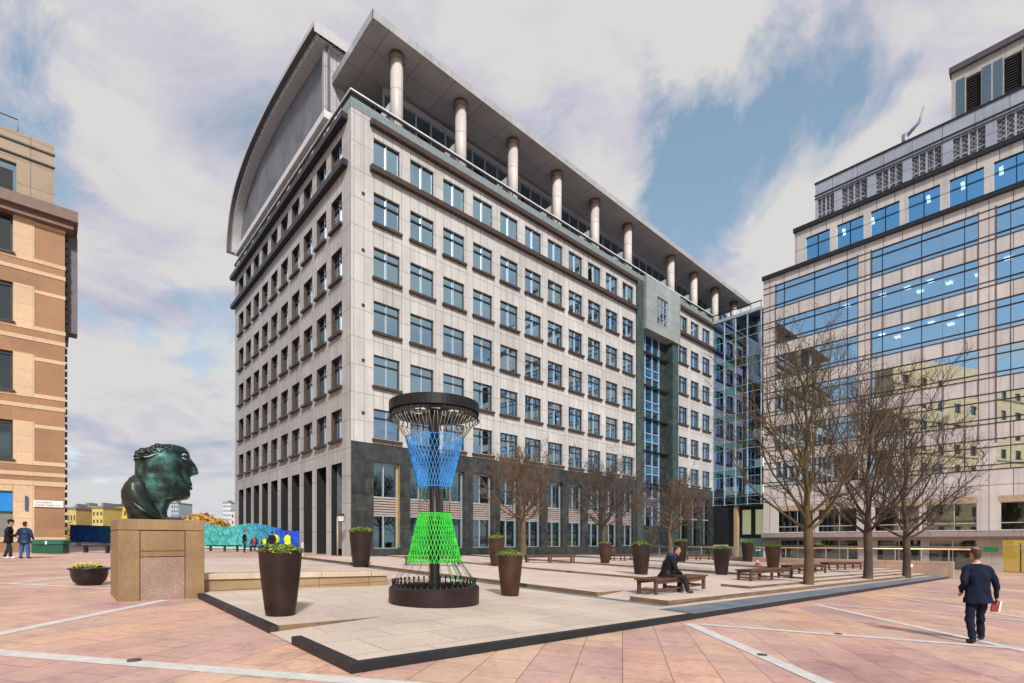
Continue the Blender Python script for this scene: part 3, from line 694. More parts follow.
k = MB().quad((4.8, -30.5, -3), (4.8, -43, -3), (4.8, -43, 1.8), (4.8, -30.5, 1.8)); k.build('lit_lobby_wall', emit('amber_lobby_light', (1.0, .50, .06), .75), RB)
k = MB()
for s in (32.6, 34.6, 36.6, 38.6): k.box(.9, 1.0, -s - .12, -s, -3, 1.4)
k.each('lobby_door_frame', CHAR, RB)
k = MB(); k.box(.44, .5, -31.0, -29.9, .45, .95); k.build('exit_sign', plain('green_sign', (.02, .42, .07), .5), RB)
k = MB()
for (p0, p1, z0, z1) in gwin: k.add([fR(p0 - .1, -.02, 5.72), fR(p1 + .1, -.02, 5.72), fR(p1 + .1, -.02, 6.4), fR(p0 - .1, -.02, 6.4)], [(0, 1, 2, 3)])
k.each('window_head_panel', plain('sand_head_panel', (.42, .31, .2), .55), RB)
# cornice and set-back storeys
k = MB(); k.add([fR(S0 - .1, -.35, 37.95), fR(S1, -.35, 37.95), fR(S1, -.35, 38.45), fR(S0 - .1, -.35, 38.45), fR(S0 - .1, 1, 37.95), fR(S1, 1, 37.95), fR(S1, 1, 38.45), fR(S0 - .1, 1, 38.45)], [(0, 1, 2, 3), (0, 1, 5, 4), (2, 3, 7, 6), (0, 3, 7, 4)]); k.build('cornice', CHAR, RB)
def tier(d, s0, s1, z0, z1, holes, dep, mat, nm, depth=15):
    g = lambda p, dd, z: (d + dd, -p, z)
    k = MB(); k.wall(g, s0, s1, z0, z1, holes, dep); k.quad(g(s0, 0, z0), g(s0, depth, z0), g(s0, depth, z1), g(s0, 0, z1)); k.quad(g(s0, 0, z1), g(s1, 0, z1), g(s1, depth, z1), g(s0, depth, z1)); k.quad(g(s1, 0, z0), g(s1, depth, z0), g(s1, depth, z1), g(s1, 0, z1))
    return k.build(nm, mat, RB), g
def s_at(px, d):   # along-front coordinate seen at that column on a plane d behind the front
    m = (px - CX) / F; o = C0 + U * (TA + d); return (m * o.y - o.x) / (-V.x + m * V.y)
d1 = 2.5; sA = s_at(794.7, d1)
w1 = []
edges = [(806, 829.8), (837, 863.5), (871, 899.5), (908, 940), (949.5, 984), (994, 1040)]
for e0, e1 in edges: w1.append((s_at(e0, d1), s_at(e1, d1), 39.6, 43.0))
o, g1 = tier(d1, sA, S1, 38, 44.2, w1, .25, STONE_R, 'setback_wall')
k = MB(); kp = MB()
for p0, p1, z0, z1 in w1:
    kp.quad(g1(p0, .2, z0), g1(p1, .2, z0), g1(p1, .2, z1), g1(p0, .2, z1))
    for z in (z0, z1 - 1.3, z1 - .1): k.add([g1(p0, .08, z), g1(p1, .08, z), g1(p1, .08, z + .1), g1(p0, .08, z + .1)], [(0, 1, 2, 3)])
    pm = (p0 + p1) / 2; k.add([g1(pm - .04, .1, z0), g1(pm + .04, .1, z0), g1(pm + .04, .1, z1), g1(pm - .04, .1, z1)], [(0, 1, 2, 3)])
o = k.build('setback_window_frame', CHAR, RB); kp.each('setback_pane', glass('setback_glass', (.2, .3, .42), (.36, .70, 1.0), .7, .012), o)
k = MB(); k.quad(g1(sA, 5, 38.2), g1(S1, 5, 38.2), g1(S1, 5, 44), g1(sA, 5, 44)).quad(g1(sA, .3, 43.2), g1(S1, .3, 43.2), g1(S1, 5, 43.2), g1(sA, 5, 43.2)); k.build('setback_interior', DIM, RB)
for e in (840.5, 869.5, 926, 961, 1000):
    s = s_at(e, d1) ; c = copy_tree(pl, RB); c.location = g1(s, 1.6, 42.6); c.rotation_euler = (0, .9, 0); c.scale = (1, .6, 1)
k = MB(); k.add([g1(sA - .1, -.35, 44.2), g1(S1, -.35, 44.2), g1(S1, -.35, 44.75), g1(sA - .1, -.35, 44.75), g1(sA - .1, 1, 44.2), g1(S1, 1, 44.2), g1(S1, 1, 44.75), g1(sA - .1, 1, 44.75)], [(0, 1, 2, 3), (0, 1, 5, 4), (2, 3, 7, 6), (0, 3, 7, 4)]); k.build('setback_cornice', CHAR, RB)
d2 = 5.5; sB = s_at(815.3, d2)
LGR = panels('lilac_metal_panels', (.40, .41, .47), (.37, .38, .44), (.08, .08, .1), 2.9, 6, .03, 0, .4, .1, .3, 8, metal=.2)
lh = []
for e0, e1 in ((817.8, 834), (841.8, 867), (876, 902.5), (912, 941.5), (953, 985.5), (997, 1035)): lh.append((s_at(e0, d2), s_at(e1, d2), 45.0, 49.3))
o, g2 = tier(d2, sB, S1, 44.2, 51.5, lh, .3, LGR, 'plant_storey')
# diamond-mesh plant grilles
gm, nt, bb = nodes_of('diamond_grille')
tc = N(nt, 'ShaderNodeTexCoord'); s_ = N(nt, 'ShaderNodeSeparateXYZ'); nt.links.new(tc.outputs['Object'], s_.inputs[0])
def wavef(sign):
    a = N(nt, 'ShaderNodeMath', operation='MULTIPLY_ADD'); nt.links.new(s_.outputs[1], a.inputs[0]); a.inputs[1].default_value = sign; nt.links.new(s_.outputs[2], a.inputs[2])
    p = N(nt, 'ShaderNodeMath', operation='PINGPONG'); nt.links.new(a.outputs[0], p.inputs[0]); p.inputs[1].default_value = .28
    l = N(nt, 'ShaderNodeMath', operation='LESS_THAN'); nt.links.new(p.outputs[0], l.inputs[0]); l.inputs[1].default_value = .07; return l.outputs[0]
mxn = N(nt, 'ShaderNodeMath', operation='MAXIMUM'); nt.links.new(wavef(1), mxn.inputs[0]); nt.links.new(wavef(-1), mxn.inputs[1])
nt.links.new(mixc(nt, mxn.outputs[0], (.035, .035, .04), (.24, .23, .25)), bb.inputs['Base Color'])
k = MB(); kb = MB()
for p0, p1, z0, z1 in lh:
    kp_ = [g2(p0, .25, z0), g2(p1, .25, z0), g2(p1, .25, z1), g2(p0, .25, z1)]; k.quad(*kp_)
    for f_ in (.25, .5, .75): p = p0 + (p1 - p0) * f_; w_ = .09 if f_ == .5 else .05; kb.add([g2(p - w_, .1, z0), g2(p + w_, .1, z0), g2(p + w_, .1, z1), g2(p - w_, .1, z1)], [(0, 1, 2, 3)])
    zz = z0 + (z1 - z0) * .5; kb.add([g2(p0, .12, zz - .06), g2(p1, .12, zz - .06), g2(p1, .12, zz + .06), g2(p0, .12, zz + .06)], [(0, 1, 2, 3)])
o = k.each('plant_grille', gm, RB)[0]; kb.build('grille_bar', plain('grille_bar_grey', (.42, .42, .46), .4, .3), o)
k = MB()
for z, h in ((51.5, .22), (49.85, .12), (49.45, .06)): k.add([g2(sB - .08, -.12, z), g2(S1, -.12, z), g2(S1, -.12, z + h), g2(sB - .08, -.12, z + h), g2(sB - .08, .3, z), g2(S1, .3, z), g2(S1, .3, z + h), g2(sB - .08, .3, z + h)], [(0, 1, 2, 3), (0, 1, 5, 4), (2, 3, 7, 6), (0, 3, 7, 4)])
k.build('plant_storey_trim', CHAR, RB)
d3 = 10.0; sC = s_at(951.5, d3)
PH = panels('buff_penthouse_stone', (.44, .41, .36), (.40, .37, .33), (.22, .2, .18), 3, 2.5, .02, 0, .6, .12)
ph = [(s_at(966, d3), s_at(981, d3), 54.2, 58.9), (s_at(1004, d3), s_at(1022, d3), 54.2, 58.9), (s_at(1044, d3), s_at(1060, d3), 54.2, 58.9)]
o, g3 = tier(d3, sC, S1, 51, 60.2, ph, .4, PH, 'penthouse_wall', 12)
kb = MB()
for p0, p1, z0, z1 in ph:
    k = MB(); n = 15
    for i in range(n): z = z0 + (z1 - z0) * i / n; k.add([g3(p0, .1, z), g3(p1, .1, z), g3(p1, .3, z + .22), g3(p0, .3, z + .22)], [(0, 1, 2, 3)])
    k.build('penthouse_louvre', plain('plum_louvre', (.10, .075, .085), .45, .3), RB)
    kb.quad(g3(p0, .38, z0), g3(p1, .38, z0), g3(p1, .38, z1), g3(p0, .38, z1))
    for p in (p0 - .9, p1 + .1): kb.add([g3(p, -.04, z0 - .2), g3(p + .8, -.04, z0 - .2), g3(p + .8, -.04, z1 + .2), g3(p, -.04, z1 + .2)], [(0, 1, 2, 3)], 1)
kb.build('louvre_backing', [DARK, plain('slate_jamb', (.10, .15, .20), .4, .3)], RB)
k = MB()
for z0, z1, d_ in ((60.2, 60.9, -.4), (52.6, 53.7, -.25)): k.add([g3(sC - .2, d_, z0), g3(S1, d_, z0), g3(S1, d_, z1), g3(sC - .2, d_, z1), g3(sC - .2, 1, z0), g3(S1, 1, z0), g3(S1, 1, z1), g3(sC - .2, 1, z1)], [(0, 1, 2, 3), (0, 1, 5, 4), (2, 3, 7, 6), (0, 3, 7, 4)])
k.add([g3(sC - .2, -.25, 53.7), g3(sC - .2, -.25, 52.7), g3(sC - 3.4, -.25, 51.2), g3(sC - 3.4, -.25, 51.8), g3(sC - .2, 1, 53.7), g3(sC - 3.4, 1, 51.8)], [(0, 1, 2, 3), (0, 3, 5, 4)])
k.build('penthouse_cornice', plain('plum_cornice', (.10, .085, .095), .5, .3), RB)
# small davit arm on the roof edge
sD = s_at(905, 6.5)
k = MB(); k.tube([(6.5, -sD, 51.6), (6.5, -sD, 53.2)], .35, 8).tube([(6.5, -sD, 52.8), (6.5, -sD - 1.4, 53.9), (6.5, -sD - 1.9, 55.6)], [.25, .16, .08], 6)
k.build('roof_davit', plain('davit_grey', (.25, .27, .32), .5, .3), RB)

# ================================================================== TAN STONE BUILDING (left)
LC = Vector((-28.19, 32.0, 0))
LB = empty('tan_stone_building', LC, PHI, 'tan and cream banded stone building with dark overhanging cornice', 'building')
TERRA = panels('terracotta_stone', (.31, .165, .082), (.26, .14, .072), (.22, .135, .085), 2.4, 1.2, .008, .5, .65, .2, .5, 10)
CREAM = panels('cream_stone', (.56, .395, .245), (.51, .365, .225), (.34, .24, .16), 1.5, 1.0, .01, 0, .65, .12, .5, 10)
LEN = 44
rowsB = [4.13 * i for i in range(6)]
wb = []; wx = []
t = -2.35
while t > -LEN + 4: wx.append((t - 2.6, t)); t -= 5.4
zb = 6.55
wr = [(zb + 4.13 * i, zb + 4.13 * i + 2.33) for i in range(4)]
for (p0, p1) in wx:
    for a, b in wr: wb.append((p0, p1, a, b))
    wb.append((p0, p1, .3, 4.6))
k = MB(); k.wall(fA, -LEN, 0, -1, 21.6, wb, .35); k.quad((0, 0, -1), (0, 26, -1), (0, 26, 21.6), (0, 0, 21.6)); k.quad((-LEN, 0, 21.6), (0, 0, 21.6), (0, 26, 21.6), (-LEN, 26, 21.6)); k.quad((-LEN, 26, -1), (0, 26, -1), (0, 26, 21.6), (-LEN, 26, 21.6))
k.build('terracotta_wall', TERRA, LB)
k = MB()
def strip(z, h, d=.035): k.box(-LEN, .035, -d, 0, z, z + h); k.box(0, d, 0, 26, z, z + h)
for a, b in wr:
    for z, h in ((a - .28, .24), (a - .95, .24)): strip(z, h)
    for (p0, p1) in wx:
        k.box(p1 + .02, p1 + .95, -.03, 0, a - .04, b + .02); k.box(p0 - .95, p0 - .02, -.03, 0, a - .04, b + .02)
    xs = [0.03] + [v_ for w_ in wx for v_ in (w_[1] + .96, w_[0] - .96)]
    for i in range(0, len(xs) - 1, 2): k.box(xs[i + 1], xs[i], -.03, 0, b - .34, b - .12)
strip(wr[3][1] + .5, .25); strip(5.0, .3); strip(1.55, .3)
for (p0, p1) in wx: k.box(p1 + .02, p1 + .95, -.032, 0, 1.86, 4.98); k.box(p0 - .95, p0 - .02, -.032, 0, 1.86, 4.98); k.box(p0, p1, -.03, 0, 4.62, 4.98)
k.build('cream_band', CREAM, LB)
bw = None
for (p0, p1) in wx:
    for a, b in wr:
        if bw is None:
            bw = MB().box(0, 2.6, .18, .3, 0, .1).box(0, 2.6, .14, .3, 2.13, 2.33).box(0, .1, .18, .3, .1, 2.13).box(2.5, 2.6, .18, .3, .1, 2.13).box(1.26, 1.34, .2, .28, .1, 2.13).build('window', DFRAME, LB)
            MB().quad((.05, .26, .05), (2.55, .26, .05), (2.55, .26, 2.2), (.05, .26, 2.2)).build('pane', glass('tan_window_glass', (.04, .05, .06), (.45, .5, .52), .2, .02), bw)
            MB().box(-.1, 2.7, -.16, .17, -.12, -.02).build('sill', DFRAME, bw); c = bw
        else: c = copy_tree(bw, LB)
        c.location = (p0, 0, a)
k = MB()
for (p0, p1) in wx: k.quad((p0, .3, .3), (p1, .3, .3), (p1, .3, 3.4), (p0, .3, 3.4))
k.each('shop_door', plain('grey_green_door', (.17, .185, .16), .4, .1), LB)
k = MB()
for (p0, p1) in wx: k.box(p0, p1, .12, .3, 3.4, 4.6)
k.each('blue_fascia', plain('bright_blue_fascia', (.005, .19, .52), .4), LB)
k = MB()
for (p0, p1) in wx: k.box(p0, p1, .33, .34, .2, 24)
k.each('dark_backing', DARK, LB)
k = MB(); k.box(-LEN, .62, -.75, 27, 21.6, 22.25).box(-LEN, .4, -.45, 26.5, 21.2, 21.6); k.build('cornice', plain('brown_cornice', (.16, .10, .075), .6, 0, .2), LB)
k = MB(); k.box(.05, .62, .6, 1.6, 15.0, 21.2); k.build('end_bracket', plain('grey_plum_bracket', (.12, .10, .105), .6), LB)
# attic storey set back
k = MB(); at = lambda p, d, z: (p, 1.6 + d, z)
ah = [(p0 - .2, p1 + .1, 23.2, 25.2) for p0, p1 in wx]
k.wall(at, -LEN, -.5, 22.3, 27.2, ah, .3); k.quad((-.5, 1.6, 22.3), (-.5, 24, 22.3), (-.5, 24, 27.2), (-.5, 1.6, 27.2)); k.quad((-LEN, 1.6, 27.2), (-.5, 1.6, 27.2), (-.5, 24, 27.2), (-LEN, 24, 27.2))
k.build('attic_wall', panels('attic_stone', (.33, .25, .17), (.29, .225, .16), (.16, .12, .09), 2.9, 1.5, .02, 0, .65, .2), LB)
k = MB()
for p0, p1, z0, z1 in ah: k.quad((p0, 1.8, z0), (p1, 1.8, z0), (p1, 1.8, z1), (p0, 1.8, z1))
k.each('attic_pane', G_A, LB)
k = MB(); k.box(-LEN, -.45, 1.52, 1.6, 26.5, 26.6).box(-LEN, -.45, 1.5, 1.6, 25.7, 25.78); k.build('attic_string_course', DFRAME, LB)
k = MB(); k.tube([(-LEN, 2.2, 28.3), (-2.2, 2.2, 28.3), (-2.2, 2.2, 27.2)], .035, 5); k.build('roof_handrail', CHAR, LB)
k = MB(); k.box(-1.0, .02, -.02, .0, -1, 0) if False else None
k.box(-LEN, .16, -.14, 0, -1, 1.5).box(0, .16, 0, 26, -1, 1.5); k.build('plinth', TERRA, LB)
k = MB(); k.box(-1.82, -1.70, -.16, 0, 3.5, 4.35); k.build('wall_lamp', plain('blue_lamp_casing', (.02, .10, .22), .4, .2), LB)
# small dentils on the corner
k = MB()
for i in range(40): k.box(.0, .12, .2, .5, 2 + i * .48, 2.3 + i * .48)
k.build('corner_quoin', DFRAME, LB)
exec_later = []
# ================================================================== CREAM BLOCK (beside the camera, mirrored in the blue glass)
CB = empty('cream_stone_block', (-70, -58, 0), math.radians(-26), 'tall cream stone block outside the frame mirrored in the blue glazing', 'building')
fC = lambda p, d, z: (-d, p, z)
ch = [(p, p + 2.6, z, z + 2.8) for p in [3 + 7.4 * i for i in range(10)] for z in [3 + 5.9 * j for j in range(8)]]
k = MB(); k.wall(fC, 0, 76, -4, 52, ch, .4); k.quad((0, 0, -4), (-5, 0, -4), (-5, 0, 52), (0, 0, 52)).quad((0, 76, -4), (-5, 76, -4), (-5, 76, 52), (0, 76, 52)).quad((0, 0, 52), (0, 76, 52), (-5, 76, 52), (-5, 0, 52)).quad((-5, 0, -4), (-5, 76, -4), (-5, 76, 52), (-5, 0, 52)); k.build('wall', panels('golden_cream_stone', (.88, .60, .32), (.82, .55, .28), (.3, .22, .1), 2.5, 1.5, .02, 0, .6, .1), CB)
k = MB()
for p0, p1, z0, z1 in ch: k.quad(fC(p0, .35, z0), fC(p1, .35, z0), fC(p1, .35, z1), fC(p0, .35, z1))
tag(k.build('window', G_D, CB), kind='stuff')
k = MB()
for z in [7.4 + 9.2 * j for j in range(5)]: k.box(0, .3, 0, 76, z, z + .4)
k.build('string_course', CREAM, CB)

# ================================================================== HOARDING AND SKYLINE
def P(px, py, Y): return Vector(((px - CX) / F * Y, Y, ZC + (HY - py) / F * Y))
hm, nt, bb = nodes_of('mural_paint')
tc = N(nt, 'ShaderNodeTexCoord'); sx = N(nt, 'ShaderNodeSeparateXYZ'); nt.links.new(tc.outputs['Object'], sx.inputs[0])
mr = N(nt, 'ShaderNodeMapRange'); nt.links.new(sx.outputs[0], mr.inputs[0]); mr.inputs[1].default_value = 0; mr.inputs[2].default_value = 21.2
n1 = noise_n(nt, tc.outputs['Object'], 1.3, 4)
base = ramp(nt, mr.outputs[0], [(0, (.012, .10, .58)), (.13, (.02, .18, .6)), (.20, (.02, .30, .38)), (.45, (.06, .38, .36)), (.72, (.08, .40, .38)), (.88, (.02, .22, .42)), (.92, (.01, .07, .6)), (1, (.01, .06, .5))])
vo = N(nt, 'ShaderNodeTexVoronoi', feature='DISTANCE_TO_EDGE'); vo.inputs['Scale'].default_value = 1.5; nt.links.new(tc.outputs['Object'], vo.inputs['Vector'])
ln = ramp(nt, vo.outputs[0], [(.0, (1, 1, 1)), (.035, (1, 1, 1)), (.05, (0, 0, 0))])
c = mixc(nt, 1.0, base, ramp(nt, n1.outputs[0], [(.3, (.6,) * 3), (.7, (1.35,) * 3)]), 'MULTIPLY')
nt.links.new(mixc(nt, mixc(nt, .6, (0, 0, 0), ln), c, (.01, .05, .09)), bb.inputs['Base Color']); bb.inputs['Roughness'].default_value = .4
HP0 = Vector(((70 - CX) / F * 47, 47, 0)); HP1 = Vector(((304 - CX) / F * 47, 47, 0))
HO = empty('hoarding', (HP0.x, HP0.y, 0), 0, 'long wavy topped hoarding painted deep blue and teal with dark line drawing', 'hoarding')
L = (HP1 - HP0).length; n = 60; k = MB()
def htop(x):
    f_ = x / L
    h = 1.60 + .42 * max(0, min(1, (f_ - .14) / .1)) + .14 * math.sin(f_ * 26) * (1 if f_ > .15 else .1)
    if f_ > .66: h += .12 * math.sin(max(0, min(1, (f_ - .66) / .24)) * PI)
    if f_ > .9: h = 1.7
    return h
for i in range(n):
    x0, x1 = L * i / n, L * (i + 1) / n; z0 = gz(HP0.x + x0); z1 = gz(HP0.x + x1)
    k.add([(x0, 0, z0 + .22), (x1, 0, z1 + .22), (x1, 0, z1 + .22 + htop(x1)), (x0, 0, z0 + .22 + htop(x0)), (x0, .1, z0 + .22), (x1, .1, z1 + .22), (x1, .1, z1 + .22 + htop(x1)), (x0, .1, z0 + .22 + htop(x0))], [(0, 1, 2, 3), (5, 4, 7, 6), (3, 2, 6, 7), (1, 0, 4, 5)])
k.build('mural_panel', hm, HO)
k = MB(); x = .5
while x < L: k.box(x, x + .12, .1, .5, gz(HP0.x + x) - .05, gz(HP0.x + x) + 1.4); x += 2.4
k.each('hoarding_foot', plain('hoarding_timber', (.4, .38, .34), .7), HO)
k = MB(); k.add([(0, -.02, gz(HP0.x) + .1), (L, -.02, gz(HP1.x) + .1), (L, -.02, gz(HP1.x) + .2), (0, -.02, gz(HP0.x) + .2)], [(0, 1, 2, 3)]); k.build('white_skirting', WHITEP, HO)

def far_building(x0, x1, ytop, Y, col, label, roof=None, rows=4, cols=6, depth=18, name='apartment_block', wcol=(.08, .09, .11)):
    a = P(x0, ytop, Y); b = P(x1, ytop, Y); h = a.z + 1.5; w = b.x - a.x
    o = empty(name, (a.x, Y, -1.5), 0, label, 'building')
    m = plain('far_wall_%d' % len(MATS), col, .75, 0, .12, .2)
    k = MB(); hs = []
    for r in range(rows):
        for c_ in range(cols):
            cw = w / cols; rh = h / (rows + .4); hs.append((c_ * cw + cw * .22, c_ * cw + cw * .78, r * rh + rh * .4, r * rh + rh * .85))
    k.wall(fA, 0, w, 0, h, hs, .3); k.quad((0, 0, 0), (0, depth, 0), (0, depth, h), (0, 0, h)).quad((w, 0, 0), (w, depth, 0), (w, depth, h), (w, 0, h)).quad((0, 0, h), (w, 0, h), (w, depth, h), (0, depth, h))
    k.build('wall', m, o)
    k = MB()
    for p0, p1, z0, z1 in hs: k.quad((p0, .28, z0), (p1, .28, z0), (p1, .28, z1), (p0, .28, z1))
    tag(k.build('window', plain('far_glass', wcol, .2), o), kind='stuff')
    k = MB(); k.box(-.3, w + .3, -.4, depth, h, h + .8).box(w * .3, w * .5, 3, 8, h + .8, h + 2.4); k.build('roof', plain('far_roof_%d' % len(MATS), roof or (.2, .19, .18), .8), o)
    return o
YEL = (.52, .36, .13)
far_building(66.5, 76, 509, 210, YEL, 'yellow brick riverside block closest to the tan building', rows=3, cols=3)
far_building(75, 92, 507.5, 230, (.42, .38, .37), 'grey riverside flats with open balconies between two yellow blocks', rows=4, cols=4)
far_building(92, 103, 508, 205, (.56, .40, .12), 'bright yellow riverside block behind the blue end of the hoarding', rows=5, cols=3)
far_building(103, 113, 509, 250, (.55, .48, .40), 'cream riverside block left of the bronze head plinth', rows=5, cols=3)
far_building(111, 127, 506, 215, (.60, .38, .06), 'yellow riverside block with dark flat roof under the bronze head', roof=(.07, .07, .08), rows=4, cols=4)
far_building(171, 178.5, 503.5, 420, (.33, .37, .42), 'slim grey tower block right of the bronze chin', rows=9, cols=3, name='tower_block')
far_building(223, 231, 503, 420, (.55, .55, .58), 'pale tower block beside the edge of the stone office', rows=9, cols=4, name='tower_block')
far_building(231, 240, 511, 330, (.55, .47, .42), 'low pinkish block tucked behind the edge of the stone office', rows=5, cols=3)
LEAFO = plain('russet_foliage', (.46, .25, .05), .8, 0, .45, .6); LEAFY = plain('yellow_foliage', (.40, .27, .05), .8, 0, .4, .6); BARK = plain('bark', (.07, .05, .035), .9, 0, .35, 8)
def far_tree(px, ytop, w, Y, mat, label):
    a = P(px, ytop, Y); h = a.z + 1.5; r = w / F * Y / 2; o = empty('riverside_tree', (a.x, Y, -1.5), 0, label, 'tree', 'trees along the far bank')
    rg = random.Random(int(px * 7)); MB().tube([(0, 0, 0), (.1, 0, h * .35), (0, .1, h * .7)], [.5, .4, .2], 6).build('trunk', BARK, o)
    k = MB()
    for i in range(520):
        th = rg.uniform(0, 2 * PI); u = rg.uniform(-1, 1); q = rg.random() ** .4; s_ = math.sqrt(1 - u * u)
        c_ = Vector((math.cos(th) * s_ * r * q, math.sin(th) * s_ * r * q, h * .62 + u * h * .36 * q)); e = r * rg.uniform(.07, .15)
        A = Vector((rg.gauss(0, 1), rg.gauss(0, 1), rg.gauss(0, 1))).normalized(); B = A.cross(Vector((rg.gauss(0, 1), rg.gauss(0, 1), rg.gauss(0, 1)))).normalized()
        k.quad(c_ - A * e, c_ - B * e, c_ + A * e, c_ + B * e)
    k.build('crown', mat, o)
far_tree(163, 514, 16, 260, LEAFY, 'small yellow riverside tree just right of the bronze neck')
far_tree(186, 515, 20, 250, LEAFO, 'russet riverside tree showing above the plinth edge')
far_tree(203, 512, 34, 245, LEAFO, 'broad russet riverside tree above the teal hoarding')
far_tree(220, 517, 22, 255, LEAFY, 'yellow riverside tree nearest the stone office')
far_tree(70, 520, 10, 190, LEAFY, 'yellow riverside tree beside the tan building corner')

# ================================================================== LOW WALLS AND PLINTH
WST = panels('warm_granite_blocks', (.31, .205, .11), (.275, .185, .10), (.12, .08, .05), 1.5, .6, .01, 0, .5, .2, .6, 22, speckle=.35)
w0 = ab(.1, 8.78, 0)
LWL = empty('low_granite_wall', ab(.1, 8.8, .116), PHI - .035, 'long low tan granite seat wall beside the plinth', 'wall')
k = MB(); k.bbox(0, 5.05, .06, .72, -.3, .30, .02); k.build('wall_base', WST, LWL)
k = MB(); k.bbox(-.02, 5.1, 0, .78, .30, .44, .02); k.build('coping', panels('granite_coping', (.50, .39, .28), (.46, .36, .26), (.15, .1, .07), 1.5, 2, .01, 0, .5, .15, .6, 22, speckle=.25), LWL)
for e in LWL.children:
    for v_ in e.data.vertices: v_.co.z -= KS * .741 * v_.co.x
pa = ground_flat(118, 602); pb = ground_flat(204.5, 598); pr = math.atan2(pb.y - pa.y, pb.x - pa.x); PW = (pb - pa).length; PH_ = 1.84
PL = empty('statue_plinth', pa, pr, 'square tan granite plinth carrying the big bronze head', 'plinth')
PST = panels('plinth_granite', (.245, .155, .078), (.22, .14, .072), (.1, .07, .045), 6, 6, .0, 0, .5, .2, 1.5, 20, speckle=.55)
PIN = panels('plinth_inset_granite', (.27, .18, .145), (.245, .165, .13), (.1, .07, .045), 6, 6, .0, 0, .5, .2, 1.5, 26, speckle=.85)
GAP = plain('plinth_joint', (.05, .035, .025), .8)
k = MB(); k.box(.03, PW - .03, .03, PW - .03, -.3, PH_ - .2); k.build('core', GAP, PL)
k = MB(); k.bbox(0, PW, 0, PW, PH_ - .24, PH_, .012); k.build('cap_stone', PST, PL)
for (x0, x1, nm) in ((0, PW * .235, 'side_block'), (PW * .765, PW, 'side_block')):
    k = MB(); k.bbox(x0, x1, 0, PW, -.3, PH_ - .255, .012); k.build('side_block', PST, PL)
a_, b_ = PW * .235 + .012, PW * .765 - .012
k = MB(); k.bbox(a_, b_, .012, .4, 1.12, PH_ - .265, .01); k.build('upper_panel', PST, PL)
k = MB(); k.bbox(a_, b_, .012, .4, .99, 1.105, .01); k.build('string_band', PST, PL)
k = MB(); k.bbox(a_, b_, .02, .4, -.3, .97, .01); k.build('lower_panel', PIN, PL)

# bronze head: stacked sections from a profile
BRZ, nt, bb = nodes_of('patinated_bronze')
tc = N(nt, 'ShaderNodeTexCoord'); n1 = noise_n(nt, tc.outputs['Object'], 2.2, 7, .62, .6); n2 = noise_n(nt, tc.outputs['Object'], 14, 6, .7)
c = ramp(nt, n1.outputs[0], [(.32, (.018, .02, .018)), (.48, (.03, .055, .05)), (.62, (.07, .18, .155)), (.76, (.18, .36, .32))])
nt.links.new(mixc(nt, .7, c, ramp(nt, n2.outputs[0], [(.3, (.7,) * 3), (.7, (1.3,) * 3)]), 'MULTIPLY'), bb.inputs['Base Color'])
bb.inputs['Metallic'].default_value = .75; nt.links.new(ramp(nt, n1.outputs[0], [(.3, (.28,) * 3), (.75, (.55,) * 3)]), bb.inputs['Roughness']); bump(nt, bb, n2.outputs[0], .012, .5)
BRZD = plain('dark_bronze', (.032, .045, .038), .42, .7, .6, 3, .01)
HD = empty('bronze_head', pa + Vector((math.cos(pr) * PW * .5 - math.sin(pr) * PW * .45, math.sin(pr) * PW * .5 + math.cos(pr) * PW * .45, PH_)), pr - .12, 'giant green bronze head in profile with cropped brow on the granite plinth', 'statue')
def interp(tab, z):
    for i in range(len(tab) - 1):
        if tab[i][0] <= z <= tab[i + 1][0]:
            f_ = (z - tab[i][0]) / (tab[i + 1][0] - tab[i][0]); f2 = f_ * f_ * (3 - 2 * f_) * .5 + f_ * .5
            return [a + (b - a) * f2 for a, b in zip(tab[i][1:], tab[i + 1][1:])]
    return list(tab[-1][1:] if z > tab[-1][0] else tab[0][1:])
# z, front x, back x, half width, front bluntness (0 = sharp nose, 1 = round)
prof = [(.00, .25, -.45, .34, 1), (.20, .23, -.45, .34, 1), (.42, .26, -.48, .36, 1), (.50, .34, -.50, .40, 1), (.54, .60, -.50, .42, .9), (.58, .74, -.51, .43, .8), (.66, .80, -.51, .45, .75), (.74, .785, -.52, .47, .75),
        (.79, .755, -.52, .48, .75), (.84, .82, -.52, .49, .65), (.88, .83, -.525, .495, .62), (.912, .795, -.53, .50, .65), (.94, .83, -.53, .505, .6), (.98, .835, -.53, .51, .58), (1.05, .82, -.53, .52, .6), (1.15, .81, -.53, .525, .5), (1.19, .86, -.53, .53, .3), (1.225, .96, -.53, .535, .16), (1.26, 1.0, -.53, .54, .13),
        (1.35, .955, -.53, .54, .13), (1.48, .895, -.53, .54, .15), (1.58, .85, -.52, .53, .24), (1.68, .79, -.47, .51, .34), (1.77, .735, -.36, .47, .5), (1.84, .695, -.20, .41, .7), (1.89, .65, -.02, .34, .85), (1.925, .57, .14, .24, .95), (1.945, .42, .26, .1, 1)]
nz, ns = 120, 56; vs = []
